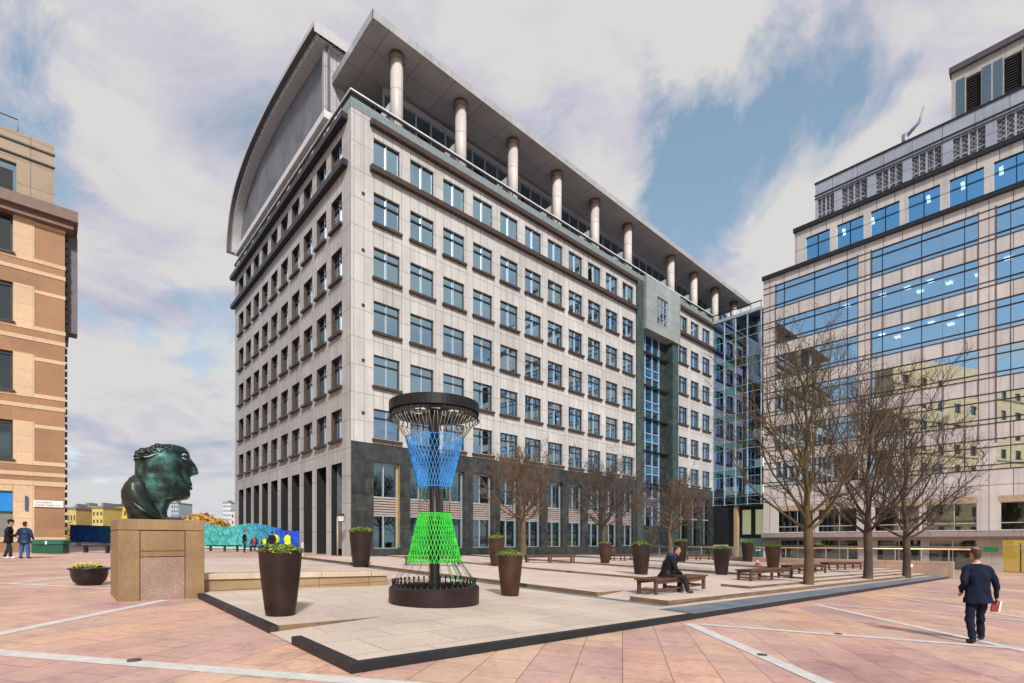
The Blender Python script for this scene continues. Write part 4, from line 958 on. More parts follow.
for i in range(nz + 1):
    z = 1.945 * i / nz; fx, bx, hw, bl = interp(prof, z); cx = .05 + max(0, z - 1.75) * .8
    for j in range(ns):
        a = 2 * PI * j / ns; ca, sa = math.cos(a), math.sin(a)
        if ca >= 0:
            face = .64 if z > .52 else fx   # face plane before the nose
            rx = (min(fx, face) - cx)
            x = cx + rx * abs(ca) ** .8; y = hw * (1 if sa > 0 else -1) * abs(sa) ** .9
            if fx > face:   # ridge: nose, lips, chin
                wdt = .10 + .30 * bl; x += (fx - face) * math.exp(-(y / wdt) ** 2) * (abs(ca) ** .5)
        else:
            x = cx + (bx - cx) * abs(ca) ** .85; y = hw * (1 if sa > 0 else -1) * abs(sa) ** .9
        # eye sockets, cheekbones, jaw line
        for sg in (1, -1):
            x -= .12 * math.exp(-((y - sg * .24) / .12) ** 2 - ((z - 1.62) / .085) ** 2) * (ca > 0)
            x += .05 * math.exp(-((y - sg * .24) / .075) ** 2 - ((z - 1.61) / .04) ** 2) * (ca > 0)
            x += .06 * math.exp(-((y - sg * .30) / .13) ** 2 - ((z - 1.36) / .12) ** 2) * (ca > 0)
            x += .05 * math.exp(-((y - sg * .22) / .16) ** 2 - ((z - 1.76) / .05) ** 2) * (ca > 0)
            x -= .03 * math.exp(-((y - sg * .10) / .055) ** 2 - ((z - 1.21) / .035) ** 2) * (ca > 0)
            x += .035 * math.exp(-((y - sg * .13) / .045) ** 2 - ((z - 1.24) / .045) ** 2) * (ca > 0)
        d_ = noise.noise(Vector((x * 3.1, y * 3.1, z * 3.1))) * .03
        d2 = noise.noise(Vector((x * 8, y * 8, z * 8))) * .012
        vs.append((x * (1 + d_) + d_, y * (1 + d_) + d2, z + d2 * .5))
k = MB(); fs = [(i * ns + j, i * ns + (j + 1) % ns, (i + 1) * ns + (j + 1) % ns, (i + 1) * ns + j) for i in range(nz) for j in range(ns)]
k.add(vs, fs + [tuple(range(nz * ns, nz * ns + ns))], 0, True); k.build('head', BRZ, HD)
# cropped scalp ridges, ear, hair band, shoulder drape
k = MB()
for i in range(7): k.ball((-.44 + i * .085, -.30 + .03 * math.sin(i * 2), 1.62 + i * .036 + .03 * math.sin(i * 1.7)), (.095, .16, .085), 12)
rh = random.Random(8)
for i in range(34):
    a = rh.uniform(-.52, .22); zz = 1.44 + .42 * (a + .5) + rh.uniform(0, .14); yy = -.50 + .10 * rh.random() + max(0, zz - 1.68) * .75
    k.tube([(a - .07, yy + .02, zz - .03), (a - .03, yy - .025, zz + .025), (a + .03, yy - .01, zz + .0), (a + .08, yy - .02, zz + .05), (a + .12, yy + .03, zz + .03)], [.02, .034, .036, .03, .014], 7)
k.build('hair_band', BRZD, HD)
HILITE = plain('painted_highlight', (.42, .50, .47), .6, .1, .3, 8)  # pale tubes paint highlights along eye rims, mouth and hair
k = MB(); k.tube([(.56, -.36, 1.66), (.62, -.28, 1.70), (.70, -.16, 1.69)], [.012, .02, .012], 6).tube([(.56, -.36, 1.60), (.62, -.30, 1.57), (.68, -.2, 1.585)], [.01, .014, .01], 6).tube([(.63, -.24, .915), (.72, -.15, .925), (.78, -.06, .92)], [.008, .02, .012], 6).tube([(-.40, -.47, 1.50), (-.2, -.555, 1.545), (.0, -.55, 1.64)], .012, 6); k.build('pale_highlight', HILITE, HD)
k = MB(); pr2 = [(0, .24, -.66, .38), (.08, .22, -.70, .42), (.2, .17, -.74, .46), (.38, .06, -.78, .50), (.55, -.06, -.82, .53), (.72, -.14, -.82, .53), (.88, -.20, -.77, .49), (1.02, -.28, -.68, .38), (1.10, -.36, -.58, .22), (1.13, -.42, -.5, .1)]
n_ = 40; vs = []; nz2 = 40
for i in range(nz2 + 1):
    z = 1.13 * i / nz2; fx, bx, hw = interp(pr2, z); cx = (fx + bx) / 2
    for j in range(n_): a = 2 * PI * j / n_; f_ = 1 + .05 * math.sin(a * 5 + z * 7); vs.append((cx + (fx - bx) / 2 * math.cos(a) * f_, hw * math.sin(a) * f_ - .02, z))
k.add(vs, [(i * n_ + j, i * n_ + (j + 1) % n_, (i + 1) * n_ + (j + 1) % n_, (i + 1) * n_ + j) for i in range(nz2) for j in range(n_)] + [tuple(range(nz2 * n_, nz2 * n_ + n_))], 0, True)
for o_ in (0, .05, .10): k.tube([(-.70 + o_, -.30, .56 - o_ * .6), (-.5 + o_, -.52, .36 - o_), (-.2 + o_, -.52, .16 - o_ * .6), (.12, -.40, .02)], [.02, .035, .04, .03], 8)
k.build('shoulder_drape', BRZD, HD)
k = MB(); k.bbox(.12, .55, -.25, .25, -.0, .10, .01); k.build('base_block', plain('dark_bronze_base', (.05, .04, .035), .5, .5), HD)
HD.scale = (.85, .85, .965); HD.location.z -= .01

# end wall of the terrace with glass balustrade
EW = empty('terrace_wall', (ab(A_END, 0).x, ab(A_END, 0).y, 0), PHI, 'low pinkish granite wall with glass balustrade closing the terrace', 'wall')
zt = gz(ab(A_END, 0).x)
PKG = panels('pink_granite_wall', (.40, .27, .21), (.36, .25, .195), (.18, .12, .1), 1.8, 1.0, .012, 0, .5, .15, .5, 18, speckle=.3)
MB().bbox(.02, .42, -.25, 26, zt - .6, zt + 1.16, .015).build('wall_base', PKG, EW)
k = MB(); s = -1.5
while s < 26: k.box(.18, .24, s, s + .05, zt + (1.16 if s > -.3 else -.6), zt + 1.98); s += 1.5
k.build('balustrade_post', ALU, EW)
k = MB(); k.quad((.2, -1.5, zt - .1), (.2, -.3, zt - .1), (.2, -.3, zt + 1.95), (.2, -1.5, zt + 1.95)); k.quad((.2, -.3, zt + 1.17), (.2, 26, zt + 1.17), (.2, 26, zt + 1.95), (.2, -.3, zt + 1.95)); k.build('balustrade_glass', G_C, EW)
k = MB(); k.tube([(.21, -1.6, zt + 2.0), (.21, 26, zt + 2.0)], .055, 8); k.build('handrail', plain('brass_handrail', (.62, .40, .22), .35, .6), EW)
k = MB(); k.box(-.03, .02, 2.0, 2.4, zt + .72, zt + .9); k.build('wall_light', emit('wall_light_glow', (1, .6, .2), 2.0), EW)
MB().bbox(1.0, 26, 27.0, 27.4, gz(20) - .6, gz(20) + 1.0) if False else None

# ================================================================== PLANTERS
CORT = plain('brown_planter_metal', (.024, .012, .010), .45, 0, .5, 2.0, .004, .3)
CORT2 = plain('rusty_planter_metal', (.052, .023, .013), .48, 0, .5, 2.4, .003, .3)
SOIL = plain('soil', (.03, .02, .014), .95)
LEAF = plain('lime_foliage', (.16, .21, .025), .6, 0, .55, 6); LEAFD = plain('green_foliage', (.05, .12, .02), .6, 0, .5, 6)
def leaves(k, n, R, H, z0, size, rg, mi=(0, 1)):
    for i in range(n):
        th = rg.uniform(0, 2 * PI); r = R * math.sqrt(rg.random()); hh = H * (1 - (r / R) ** 2 * .6) * (.75 + .4 * noise.noise(Vector((math.cos(th) * r * 9, math.sin(th) * r * 9, z0 + n)))) * rg.uniform(.45, 1.05)
        c_ = Vector((r * math.cos(th), r * math.sin(th), z0 + hh)); e = size * rg.uniform(.6, 1.3)
        A = Vector((rg.gauss(0, 1), rg.gauss(0, 1), rg.gauss(0, .7))).normalized(); B = A.cross(Vector((rg.gauss(0, 1), rg.gauss(0, 1), rg.gauss(0, 1)))).normalized() * .55
        k.quad(c_ - A * e, c_ - B * e, c_ + A * e, c_ + B * e, mi[0] if rg.random() < .7 else mi[1])
def make_planter(mat, seed):
    o = empty('planter', (0, 0, 0)); h = 1.2
    pf = [(.245, 0), (.255, .012), (.285, .25), (.325, .6), (.358, .95), (.372, h - .02), (.375, h), (.345, h), (.335, h - .07)]
    MB().lathe(pf, 40).build('pot', mat, o); MB().lathe([(.335, h - .09), (.335, h - .06)], 24).build('soil', SOIL, o)
    k = MB(); leaves(k, 1000, .385, .24, h - .07, .034, random.Random(seed)); k.build('foliage', [LEAF, LEAFD], o); return o
pA = make_planter(CORT, 1); pB = make_planter(CORT2, 2)
plan = [(280.5, 617, 41.5, 0, 'largest brown planter beside the low granite wall'), (361, 567.3, 23, 0, 'brown planter at the corner of the stone office behind the wall end'),
        (510, 596.3, 26, 1, 'rusty brown planter right of the black ring sculpture'), (496.5, 566.5, 17, 1, 'narrow looking planter half hidden behind the rusty one by the sculpture'),
        (605, 564.7, 12.5, 1, 'brown planter in front of the middle small tree'), (641, 577, 19, 0, 'brown planter touching the left end of the occupied bench'),
        (681, 562.5, 13, 0, 'brown planter behind the seated man'), (721.5, 575, 16.5, 0, 'brown planter between the occupied bench and the traffic cone'),
        (747.5, 561.7, 12, 0, 'small far planter just left of the traffic cone'), (773, 569, 14.5, 1, 'brown planter just right of the traffic cone'), (816, 564.5, 12.5, 0, 'brown planter peeping out behind the nearest big tree')]
used = set()
for x, y, w, kd, lab in plan:
    src = (pA, pB)[kd]; p = ground(x, y); sc_ = w * p.y / F / .75
    p.x *= 1 + .26 * sc_ / p.y; p.y += .26 * sc_; p.z = surf(p)
    o = src if kd not in used else copy_tree(src); used.add(kd)
    o.location = p; o.scale = (sc_,) * 3; o.rotation_euler = (0, 0, x); tag(o, lab, 'planter', 'tall tapered planters on the terrace')
# flower bowl
p = ground_flat(89.5, 586.5); p.x *= 1 + .42 / p.y; p.y += .42; p.z = gz(p.x)
FB = empty('flower_bowl', p, 0, 'wide black bowl of yellow flowers left of the plinth', 'flower pot')
MB().lathe([(.24, 0), (.27, .01), (.37, .12), (.42, .27), (.43, .42), (.49, .455), (.49, .48), (.41, .48), (.40, .43)], 40).build('bowl', plain('black_glazed_bowl', (.016, .008, .010), .3, 0, .4, 3, 0, .35), FB)
k = MB(); k.tube([(-.48, 0, .46), (-.56, 0, .47), (-.57, 0, .45), (-.48, 0, .42)], .02, 6).tube([(.48, 0, .46), (.56, 0, .47), (.57, 0, .45), (.48, 0, .42)], .02, 6); k.build('handle', MATS['black_glazed_bowl'], FB)
MB().lathe([(.40, .41), (.40, .44)], 24).build('soil', SOIL, FB)
rg = random.Random(5); k = MB(); leaves(k, 500, .39, .14, .44, .035, rg); k.build('foliage', [LEAF, LEAFD], FB)
k = MB()
for i in range(38): a = rg.uniform(0, 2 * PI); r = .36 * math.sqrt(rg.random()); k.ball((r * math.cos(a), r * math.sin(a), .56 + rg.uniform(-.03, .06)), (.035, .035, .02), 6)
tag(k.build('flower', plain('yellow_petals', (.62, .45, .08), .6, 0, .45, 9), FB), kind='stuff')

# ================================================================== BENCHES
WOOD = panels('brown_bench_timber', (.10, .048, .028), (.075, .036, .022), (.02, .01, .008), 3, .6, .0, 0, .45, .3, 3, 20)
def make_bench(L=3.0, W=.72, H=.45):
    o = empty('bench', (0, 0, 0)); k = MB(); n = 7; g = .012; sw = (W - g * (n - 1)) / n
    for i in range(n): y = i * (sw + g); k.bbox(0, L, y, y + sw, H - .055, H, .006)
    k.build('seat', WOOD, o)
    MB().box(.06, L - .06, .05, .10, H - .15, H - .055).box(.06, L - .06, W - .10, W - .05, H - .15, H - .055).build('apron', WOOD, o)
    for x in (.08, L / 2 - .045, L - .17):
        for y in (.04, W - .13): MB().bbox(x, x + .09, y, y + .09, 0, H - .055, .006).build('leg', WOOD, o)
        MB().box(x + .02, x + .07, .13, W - .13, .10, .16).build('stretcher', WOOD, o)
    MB().box(.17, L / 2 - .045, .06, .10, .11, .16).box(L / 2 + .045, L - .17, .06, .10, .11, .16).build('rail', WOOD, o)
    return o
bench0 = make_bench(); first = True
BEN = [(656, 595.6, 3.0, PHI, 'brown slatted bench with the man in black sitting on it'), (751, 581.5, 3.0, PHI - .2, 'empty brown bench between the occupied bench and the nearest big tree'),
       (792, 574.3, 2.6, PHI - .35, 'brown bench partly hidden by the nearest big tree trunk'), (829, 569.8, 2.6, PHI - .5, 'brown bench between the two nearest big tree trunks'),
       (687, 560.5, 2.7, PHI - .45, 'brown bench right of the planter behind the seated man'), (526, 562.6, 3.2, PHI - .55, 'long brown bench at the foot of the left small tree'),
       (614, 560.8, 1.9, PHI - .4, 'short looking brown bench between two planters under the middle small tree'), (404, 565.5, 2.9, PHI - .5, 'brown bench seen through the green net of the sculpture')]
for x, y, L_, rz, lab in BEN:
    p = ground(x, y); p.z = surf(p); o = bench0 if first else copy_tree(bench0); first = False
    o.location = p; o.rotation_euler = (0, 0, rz); o.scale = (L_ / 3.0, 1, 1); tag(o, lab, 'bench', 'slatted benches on the terrace')
BENCH_P = ground(656, 595.6); BENCH_P.z = surf(BENCH_P)
DKW = plain('black_bench_timber', (.022, .018, .018), .5, 0, .3)
def plain_bench(px, py, L_, lab, H=.5):
    p = ground_flat(px, py); o = empty('bench', p, .25, lab, 'bench', 'dark benches by the hoarding')
    MB().bbox(0, L_, 0, .55, H - .1, H, .01).build('seat', DKW, o)
    for x in (.25, L_ / 2, L_ - .35): MB().box(x, x + .1, .08, .47, -.05, H - .1).build('leg', DKW, o)
    return o
plain_bench(205.5, 551, 2.6, 'dark bench before the teal hoarding right of the plinth')
plain_bench(78, 552.5, 2.9, 'dark bench before the deep blue end of the hoarding')
plain_bench(246, 551.3, 1.9, 'dark bench the two workers sit on', .45)

# ================================================================== NET SCULPTURE
sp_ = ground(434.5, 602.2)
NS = empty('net_sculpture', sp_, 0, 'black mast between two rings with woven blue and green rope nets', 'sculpture')
IRON = plain('black_painted_steel', (.010, .009, .010), .42, 0, .4, 4, .002, .3); STEEL = plain('bright_steel_cord', (.45, .42, .36), .4, .3)
R = 1.05
MB().lathe([(R, -.06), (R, .36), (R - .03, .39), (R - .16, .39), (R - .18, .36), (R - .18, .12), (.02, .12)], 64, caps=False, smooth=False).build('base_ring', plain('dark_brown_drum', (.018, .009, .009), .42, 0, .4, 3, .002, .35), NS)
MB().lathe([(.24, .12), (.24, .16), (.14, .22), (.122, .3), (.118, 4.55), (.0, 4.57)], 24, caps=False).build('mast', IRON, NS)
MB().lathe([(R - .01, 4.42), (R, 4.42), (R, 4.65), (R - .03, 4.66), (R - .05, 4.65), (R - .05, 4.42), (R - .24, 4.405), (R - .24, 4.38), (R - .02, 4.395)], 64, caps=False, smooth=False).build('top_ring', IRON, NS)
for i in range(6):
    a = i * PI / 3 + .3; MB().box(.1, R - .1, -.03, .03, 4.44, 4.52, 0, lambda x, y, z, a=a: (x * math.cos(a) - y * math.sin(a), x * math.sin(a) + y * math.cos(a), z)).build('spoke', IRON, NS)
hk = MB().tube([(0, 0, .0), (0, 0, -.09), (.025, 0, -.125), (.05, 0, -.10)], .014, 5).build('hook', IRON, NS); hk.location = (R - .03, 0, 4.39)
pin = MB().lathe([(.03, 0), (.03, .03), (.016, .04), (.016, .12), (.028, .13), (.028, .17), (.0, .18)], 8, caps=False).build('cleat', IRON, NS); pin.location = (R - .09, 0, .38)
NH = 44
for i in range(1, NH):
    a = 2 * PI * i / NH; c = copy_tree(hk, NS, ((R - .03) * math.cos(a), (R - .03) * math.sin(a), 4.39), a); c = copy_tree(pin, NS, ((R - .09) * math.cos(a), (R - .09) * math.sin(a), .38), a)
def net(k, r0, z0, r1, z1, n, twist, r=.0075, waist=0):
    for i in range(n):
        for sg in (1, -1):
            pts = []
            for j in range(13):
                u = j / 12; a = 2 * PI * i / n + sg * twist * (u - .5); rr_ = r0 + (r1 - r0) * u - waist * math.sin(PI * u)
                # strands weave: alternate in and out
                rr_ += .006 * sg * math.cos(u * PI * 12); pts.append((rr_ * math.cos(a), rr_ * math.sin(a), z0 + (z1 - z0) * u))
            k.tube(pts, r, 4, cap=False)
    for rr_, z in ((r0, z0), (r1, z1)): k.tube([(rr_ * math.cos(2 * PI * q / 40), rr_ * math.sin(2 * PI * q / 40), z) for q in range(40)], r * .9, 4, closed=True)
BLU = plain('blue_rope', (.04, .30, .80), .7, 0, .35, 7); GRN = plain('green_rope', (.03, .56, .03), .7, 0, .35, 7)
k = MB(); net(k, .67, 3.86, .385, 2.71, 40, .72, .0066); k.build('blue_net', BLU, NS)
k = MB(); net(k, .36, 2.09, .63, .95, 42, .75, .0088); k.build('green_net', GRN, NS)
k = MB()
for i in range(34):
    a = 2 * PI * i / 34
    for da in (-.06, .06): k.tube([(.67 * math.cos(a), .67 * math.sin(a), 3.86), ((R - .07) * math.cos(a + da), (R - .07) * math.sin(a + da), 4.28)], .005, 4)
k.build('upper_rigging', STEEL, NS)
k = MB()
for i in range(20):
    a = 2 * PI * i / 20; k.tube([(.385 * math.cos(a), .385 * math.sin(a), 2.71), (.36 * math.cos(a + .1), .36 * math.sin(a + .1), 2.09)], .004, 4)
    k.tube([(.63 * math.cos(a), .63 * math.sin(a), .95), ((R - .09) * math.cos(a + .05), (R - .09) * math.sin(a + .05), .5)], .0045, 4)
k.each('stay_cord', plain('dark_cord', (.12, .06, .05), .6), NS)
k = MB()
for a in (-.95, -.75, .35, .9): k.tube([(.63 * math.cos(a), .63 * math.sin(a), .95), ((R - .1) * math.cos(a), (R - .1) * math.sin(a), .48)], .014, 6)
for a in (-2.2, -.7, .8, 2.3): k.tube([(.39 * math.cos(a), .39 * math.sin(a), 2.72), (.44 * math.cos(a), .44 * math.sin(a), 2.42), (.30 * math.cos(a), .30 * math.sin(a), 2.40), (.39 * math.cos(a), .39 * math.sin(a), 2.44)], .011, 5)
k.each('green_tail_rope', plain('dark_green_rope', (.02, .26, .09), .55), NS)

# ================================================================== BARE TREES
def bark(name, col, moss=None):
    m, nt, b = nodes_of(name); tc = N(nt, 'ShaderNodeTexCoord'); n1 = noise_n(nt, tc.outputs['Object'], 1.1, 5); n2 = noise_n(nt, tc.outputs['Object'], 22, 7, .7)
    c = ramp(nt, n1.outputs[0], [(.38, col), (.62, moss or tuple(q * 1.5 for q in col))]); nt.links.new(mixc(nt, .9, c, ramp(nt, n2.outputs[0], [(.3, (.55,) * 3), (.7, (1.4,) * 3)]), 'MULTIPLY'), b.inputs['Base Color'])
    b.inputs['Roughness'].default_value = .85; bump(nt, b, n2.outputs[0], .012, .7); return m
BK1 = bark('mossy_bark', (.075, .043, .022), (.10, .075, .024)); BK2 = bark('dark_bark', (.045, .028, .024), (.075, .05, .035)); BK3 = bark('ruddy_bark', (.105, .06, .038), (.15, .098, .055)); BK4 = bark('brown_bark', (.065, .044, .036), (.10, .07, .052))
def make_tree(base, H, fork, r0, mat, seed, label, crown_r, limbs, sub=(9, 7), droop=0.0, tw=.0075, low=.95, bias=None, group=None):
    rg = random.Random(seed); o = empty('bare_tree', base, 0, label, 'tree', group)
    t = MB(); pts = [(0, 0, -.15), (.0, 0, .0), (.02, 0, fork * .5), (0, .02, fork)]; rs = [r0 * 1.5, r0 * 1.22, r0, r0 * 1.02]
    top = H * .93; z = fork; x = y = 0; lead = [Vector((0, .02, fork))]
    n = 9
    for i in range(1, n + 1): x += rg.uniform(-.09, .09); y += rg.uniform(-.09, .09); lead.append(Vector((x, y, fork + (top - fork) * i / n)))
    pts += lead[1:]; rs += [r0 * (.78 * (1 - i / n) ** 1.15 + .04) for i in range(1, n + 1)]
    t.tube(pts, rs, 12); t.build('trunk', mat, o)
    k = MB()
    def grow(p, d, L_, r, lvl):
        ns = (8, 6, 4)[lvl]; q = Vector(p); d = Vector(d).normalized(); poly = [q.copy()]; dirs = [d.copy()]
        for i in range(ns):
            w = (.10, .17, .22)[lvl]; d = d + Vector((rg.gauss(0, w), rg.gauss(0, w), rg.gauss(0, w) + (.085 if lvl == 0 else .06) - droop * (i / ns) * (1 if lvl else .6)))
            d.normalize(); q = q + d * L_ / ns; poly.append(q.copy()); dirs.append(d.copy())
        k.tube(poly, [max(tw * .7, r * (1 - .82 * i / ns)) for i in range(ns + 1)], (7, 5, 3)[lvl], cap=False)
        if lvl < 2:
            for c_ in range(sub[lvl]):
                u = rg.uniform(.18 if lvl else .14, 1.0); i = min(int(u * ns), ns - 1); f_ = u * ns - i; pp = poly[i].lerp(poly[i + 1], f_)
                ax = dirs[i + 1]; rnd = Vector((rg.gauss(0, 1), rg.gauss(0, 1), rg.gauss(0, 1))); side = ax.cross(rnd).normalized()
                nd = ax * rg.uniform(.6, 1.1) + side * rg.uniform(.5, .95) + Vector((0, 0, .12 - droop))
                grow(pp, nd, L_ * rg.uniform(.28, .52) * (1.15 - .5 * u), max(tw, r * (1 - .8 * u) * .5), lvl + 1)
    for i in range(limbs):
        u = (i + .5) / limbs; az = i * 2.39996 + rg.uniform(-.3, .3); zf = fork - .1 + (top - fork) * .72 * u ** 1.5
        pz = min(zf, top); j = max(0, min(n - 1, int((pz - fork) / (top - fork) * n))); pp = lead[j].lerp(lead[j + 1], max(0, (pz - fork) / (top - fork) * n - j))
        tilt = low * (1 - .62 * u) + rg.uniform(-.14, .14)
        d = Vector((math.sin(tilt) * math.cos(az), math.sin(tilt) * math.sin(az), math.cos(tilt)))
        L_ = min((H - pz) / max(.35, math.cos(tilt * .75)), crown_r / max(.25, math.sin(tilt))) * rg.uniform(.82, 1.04)
        if bias: L_ *= 1 + bias * math.cos(az)
        grow(pp, d, L_, r0 * (.42 - .25 * u), 0)
    k.build('crown', mat, o); return o
def tbase(x, y): p = ground(x, y); p.z = surf(p); return p
TG = 'big bare trees along the terrace steps'; TS = 'small bare trees before the stone office'
make_tree(tbase(808.5, 587.5), 10.6, 2.15, .165, BK1, 21, 'nearest big bare tree with pale mossy trunk on the terrace steps', 4.3, 22, (12, 8), group=TG, low=1.0, tw=.008)
make_tree(tbase(868, 581), 10.4, 2.3, .19, BK2, 4, 'big bare dark tree in the middle of the row on the steps', 4.2, 21, (13, 10), group=TG, low=1.0, tw=.009)
make_tree(tbase(906.5, 578), 10.0, 2.4, .19, BK2, 9, 'farthest big bare dark tree near the glass balustrade', 4.8, 21, (13, 10), group=TG, low=1.15, tw=.010)
make_tree(tbase(523, 559.5), 7.6, 2.7, .20, BK3, 31, 'small bare tree with orange trunk nearest the net sculpture', 4.3, 20, (12, 10), droop=.05, tw=.012, low=1.3, group=TS)
make_tree(tbase(603.5, 559), 7.8, 2.5, .20, BK4, 32, 'small bare tree in the middle behind a planter', 4.3, 20, (12, 10), droop=.05, tw=.012, low=1.25, group=TS)
make_tree(tbase(670, 558.5), 7.2, 2.5, .20, BK3, 33, 'small bare tree behind the seated man', 4.6, 20, (12, 10), droop=.06, tw=.013, low=1.35, group=TS)

# ================================================================== STREET FURNITURE
p = ground(757.5, 566.3); p.z = surf(p); CN = empty('traffic_cone', p, .4, 'red and white traffic cone on the terrace', 'traffic cone')
REDP = plain('red_cone_plastic', (.62, .03, .02), .45, 0, .1); hC = .52
MB().bbox(-.2, .2, -.2, .2, 0, .045, .02).build('base', REDP, CN)
def cone_r(z): return .15 - .115 * z / hC
MB().lathe([(cone_r(.045), .045), (cone_r(.20), .20)], 20, caps=False).lathe([(cone_r(.40), .40), (cone_r(hC), hC), (0, hC)], 20, caps=False).build('body', REDP, CN)
MB().lathe([(cone_r(.20) + .002, .20), (cone_r(.40) + .002, .40)], 20, caps=False).build('reflective_sleeve', plain('white_sleeve', (.8, .8, .76), .4), CN)
p = ground(758, 560.5); p.z = surf(p); SG = empty('sign_post', p, -.1, 'black post with two small stacked signs behind the traffic cone', 'sign')
MB().lathe([(.28, 0), (.26, .06), (.12, .26), (.05, .30)], 20).build('base', CHAR, SG); MB().lathe([(.04, .28), (.04, 2.0)], 10).build('pole', CHAR, SG)
MB().bbox(-.42, .42, -.04, .04, 1.62, 2.0, .01).build('upper_sign', DFRAME, SG); MB().box(-.34, .34, -.05, -.041, 1.84, 1.9).build('yellow_strip', plain('yellow_strip', (.7, .42, .05), .5), SG)
MB().bbox(-.4, .4, -.035, .035, 1.3, 1.58, .01).build('lower_sign', plain('navy_sign', (.03, .05, .14), .4), SG); MB().box(-.3, -.06, -.045, -.036, 1.36, 1.52).box(.06, .3, -.045, -.036, 1.36, 1.52).build('white_mark', WHITEP, SG)
p = ground_flat(337.5, 557.5); NP = empty('notice_post', p, 0, 'slim tan post with small white notice at the stone office corner', 'sign')
MB().lathe([(.055, -.05), (.055, 3.0)], 12).build('pole', plain('tan_pole_paint', (.42, .29, .17), .5), NP); MB().bbox(.06, .50, -.05, .05, 2.62, 3.22, .02).build('sign_case', DFRAME, NP)
MB().box(.1, .46, -.06, -.051, 2.68, 3.04).build('white_face', WHITEP, NP); MB().lathe([(.03, -.062), (.03, -.066)], 10, (.28, 0, 2.85)).build('emblem', DFRAME, NP) if False else MB().box(.25, .31, -.066, -.061, 2.76, 2.86).box(.17, .39, -.066, -.061, 2.95, 3.0).build('emblem', DFRAME, NP)
p = ground_flat(302.5, 556.5); BO = empty('bollard', p, 0, 'slim pale stone bollard behind the largest planter', 'bollard')
MB().lathe([(.1, -.05), (.1, .96), (.08, 1.02), (.0, 1.04)], 16, caps=False).build('post', plain('pale_bollard_paint', (.48, .40, .30), .5), BO); MB().lathe([(.104, .86), (.104, .9)], 16).build('band', ALU, BO)
# grit bin and wall sign by the tan building
p = ground_flat(31, 553.2); GB = empty('grit_bin', p, PHI - .55, 'dark green plastic grit bin against the tan building', 'bin')
GP = plain('dark_green_plastic', (.012, .075, .05), .35, 0, .2); MB().bbox(0, 1.62, 0, .62, 0, .52, .04).build('body', GP, GB); MB().bbox(-.04, 1.66, -.05, .66, .52, .80, .07).build('lid', plain('green_lid_plastic', (.015, .105, .07), .32, 0, .2), GB)
MB().box(.76, .86, -.075, -.052, .52, .72).build('latch', WHITEP, GB)
WS = empty('wall_sign', LC + Vector((math.cos(PHI) * -1.44 + math.sin(PHI) * .04, math.sin(PHI) * -1.44 - math.cos(PHI) * .04, 3.72)), PHI, 'long white name plate with two lines of dark lettering on the tan building', 'sign')
MB().bbox(0, 1.37, -.05, 0, 0, .40, .01).build('plate', plain('white_sign_plate', (.72, .70, .69), .4, 0, .06), WS)
def text(body, loc, rz, size, mat, parent):
    cu = bpy.data.curves.new('lettering', 'FONT'); cu.body = body; cu.size = size; cu.extrude = .004
    ob = bpy.data.objects.new('tmp', cu); COL.objects.link(ob); bpy.context.view_layer.update()
    me = bpy.data.meshes.new_from_object(ob.evaluated_get(bpy.context.evaluated_depsgraph_get())); bpy.data.objects.remove(ob)
    me.materials.clear(); me.materials.append(mat); o = bpy.data.objects.new('lettering', me); COL.objects.link(o); o.parent = parent; o.location = loc; o.rotation_euler = (PI / 2, 0, rz); return o
INK = plain('navy_ink', (.03, .035, .09), .5)
text('COLUMBUS', (.07, -.056, .225), 0, .145, INK, WS); text('COURTYARD E14', (.07, -.056, .06), 0, .145, INK, WS)

# ================================================================== PEOPLE
def skin_body(J, E, root):
    names = list(J); me = bpy.data.meshes.new('tmp'); me.from_pydata([J[n][0] for n in names], [(names.index(a), names.index(b)) for a, b in E], [])
    ob = bpy.data.objects.new('tmp', me); COL.objects.link(ob); md = ob.modifiers.new('s', 'SKIN'); md.use_smooth_shade = True; md.branch_smoothing = .4
    sub = ob.modifiers.new('d', 'SUBSURF'); sub.levels = 2; sub.render_levels = 2
    lay = me.skin_vertices[0].data
    for i, n in enumerate(names): r = J[n][1]; lay[i].radius = r if isinstance(r, tuple) else (r, r); lay[i].use_root = (n == root)
    dg = bpy.context.evaluated_depsgraph_get(); dg.update(); out = bpy.data.meshes.new_from_object(ob.evaluated_get(dg)); bpy.data.objects.remove(ob); return out
def fold(p, amt=.012):
    q = Vector((p[0] * 7, p[1] * 7, p[2] * 11)); return Vector((noise.noise(q), noise.noise(q + Vector((9, 3, 5))), noise.noise(q + Vector((2, 7, 1))) * .4)) * amt
def joined(name, meshes, mats, parent):
    bm = bmesh.new()
    for me, mi in meshes:
        n0 = len(bm.faces); bm.from_mesh(me); bm.faces.ensure_lookup_table()
        if mi is not None:
            for f in bm.faces[n0:]: f.material_index = mi
    for v_ in bm.verts:
        if v_.link_faces and all(f.material_index in (1, 2) for f in v_.link_faces): v_.co += fold(v_.co, .022)
    for f in bm.faces: f.smooth = True
    me = bpy.data.meshes.new(name); bm.to_mesh(me); bm.free()
    for m in mats: me.materials.append(m)
    o = bpy.data.objects.new(name, me); COL.objects.link(o); o.parent = parent; return o
SKIN = plain('skin', (.42, .22, .15), .55, 0, .1)
def tmpmesh(k): me = bpy.data.meshes.new('t'); me.from_pydata([tuple(p) for p in k.v], [], k.f); return me
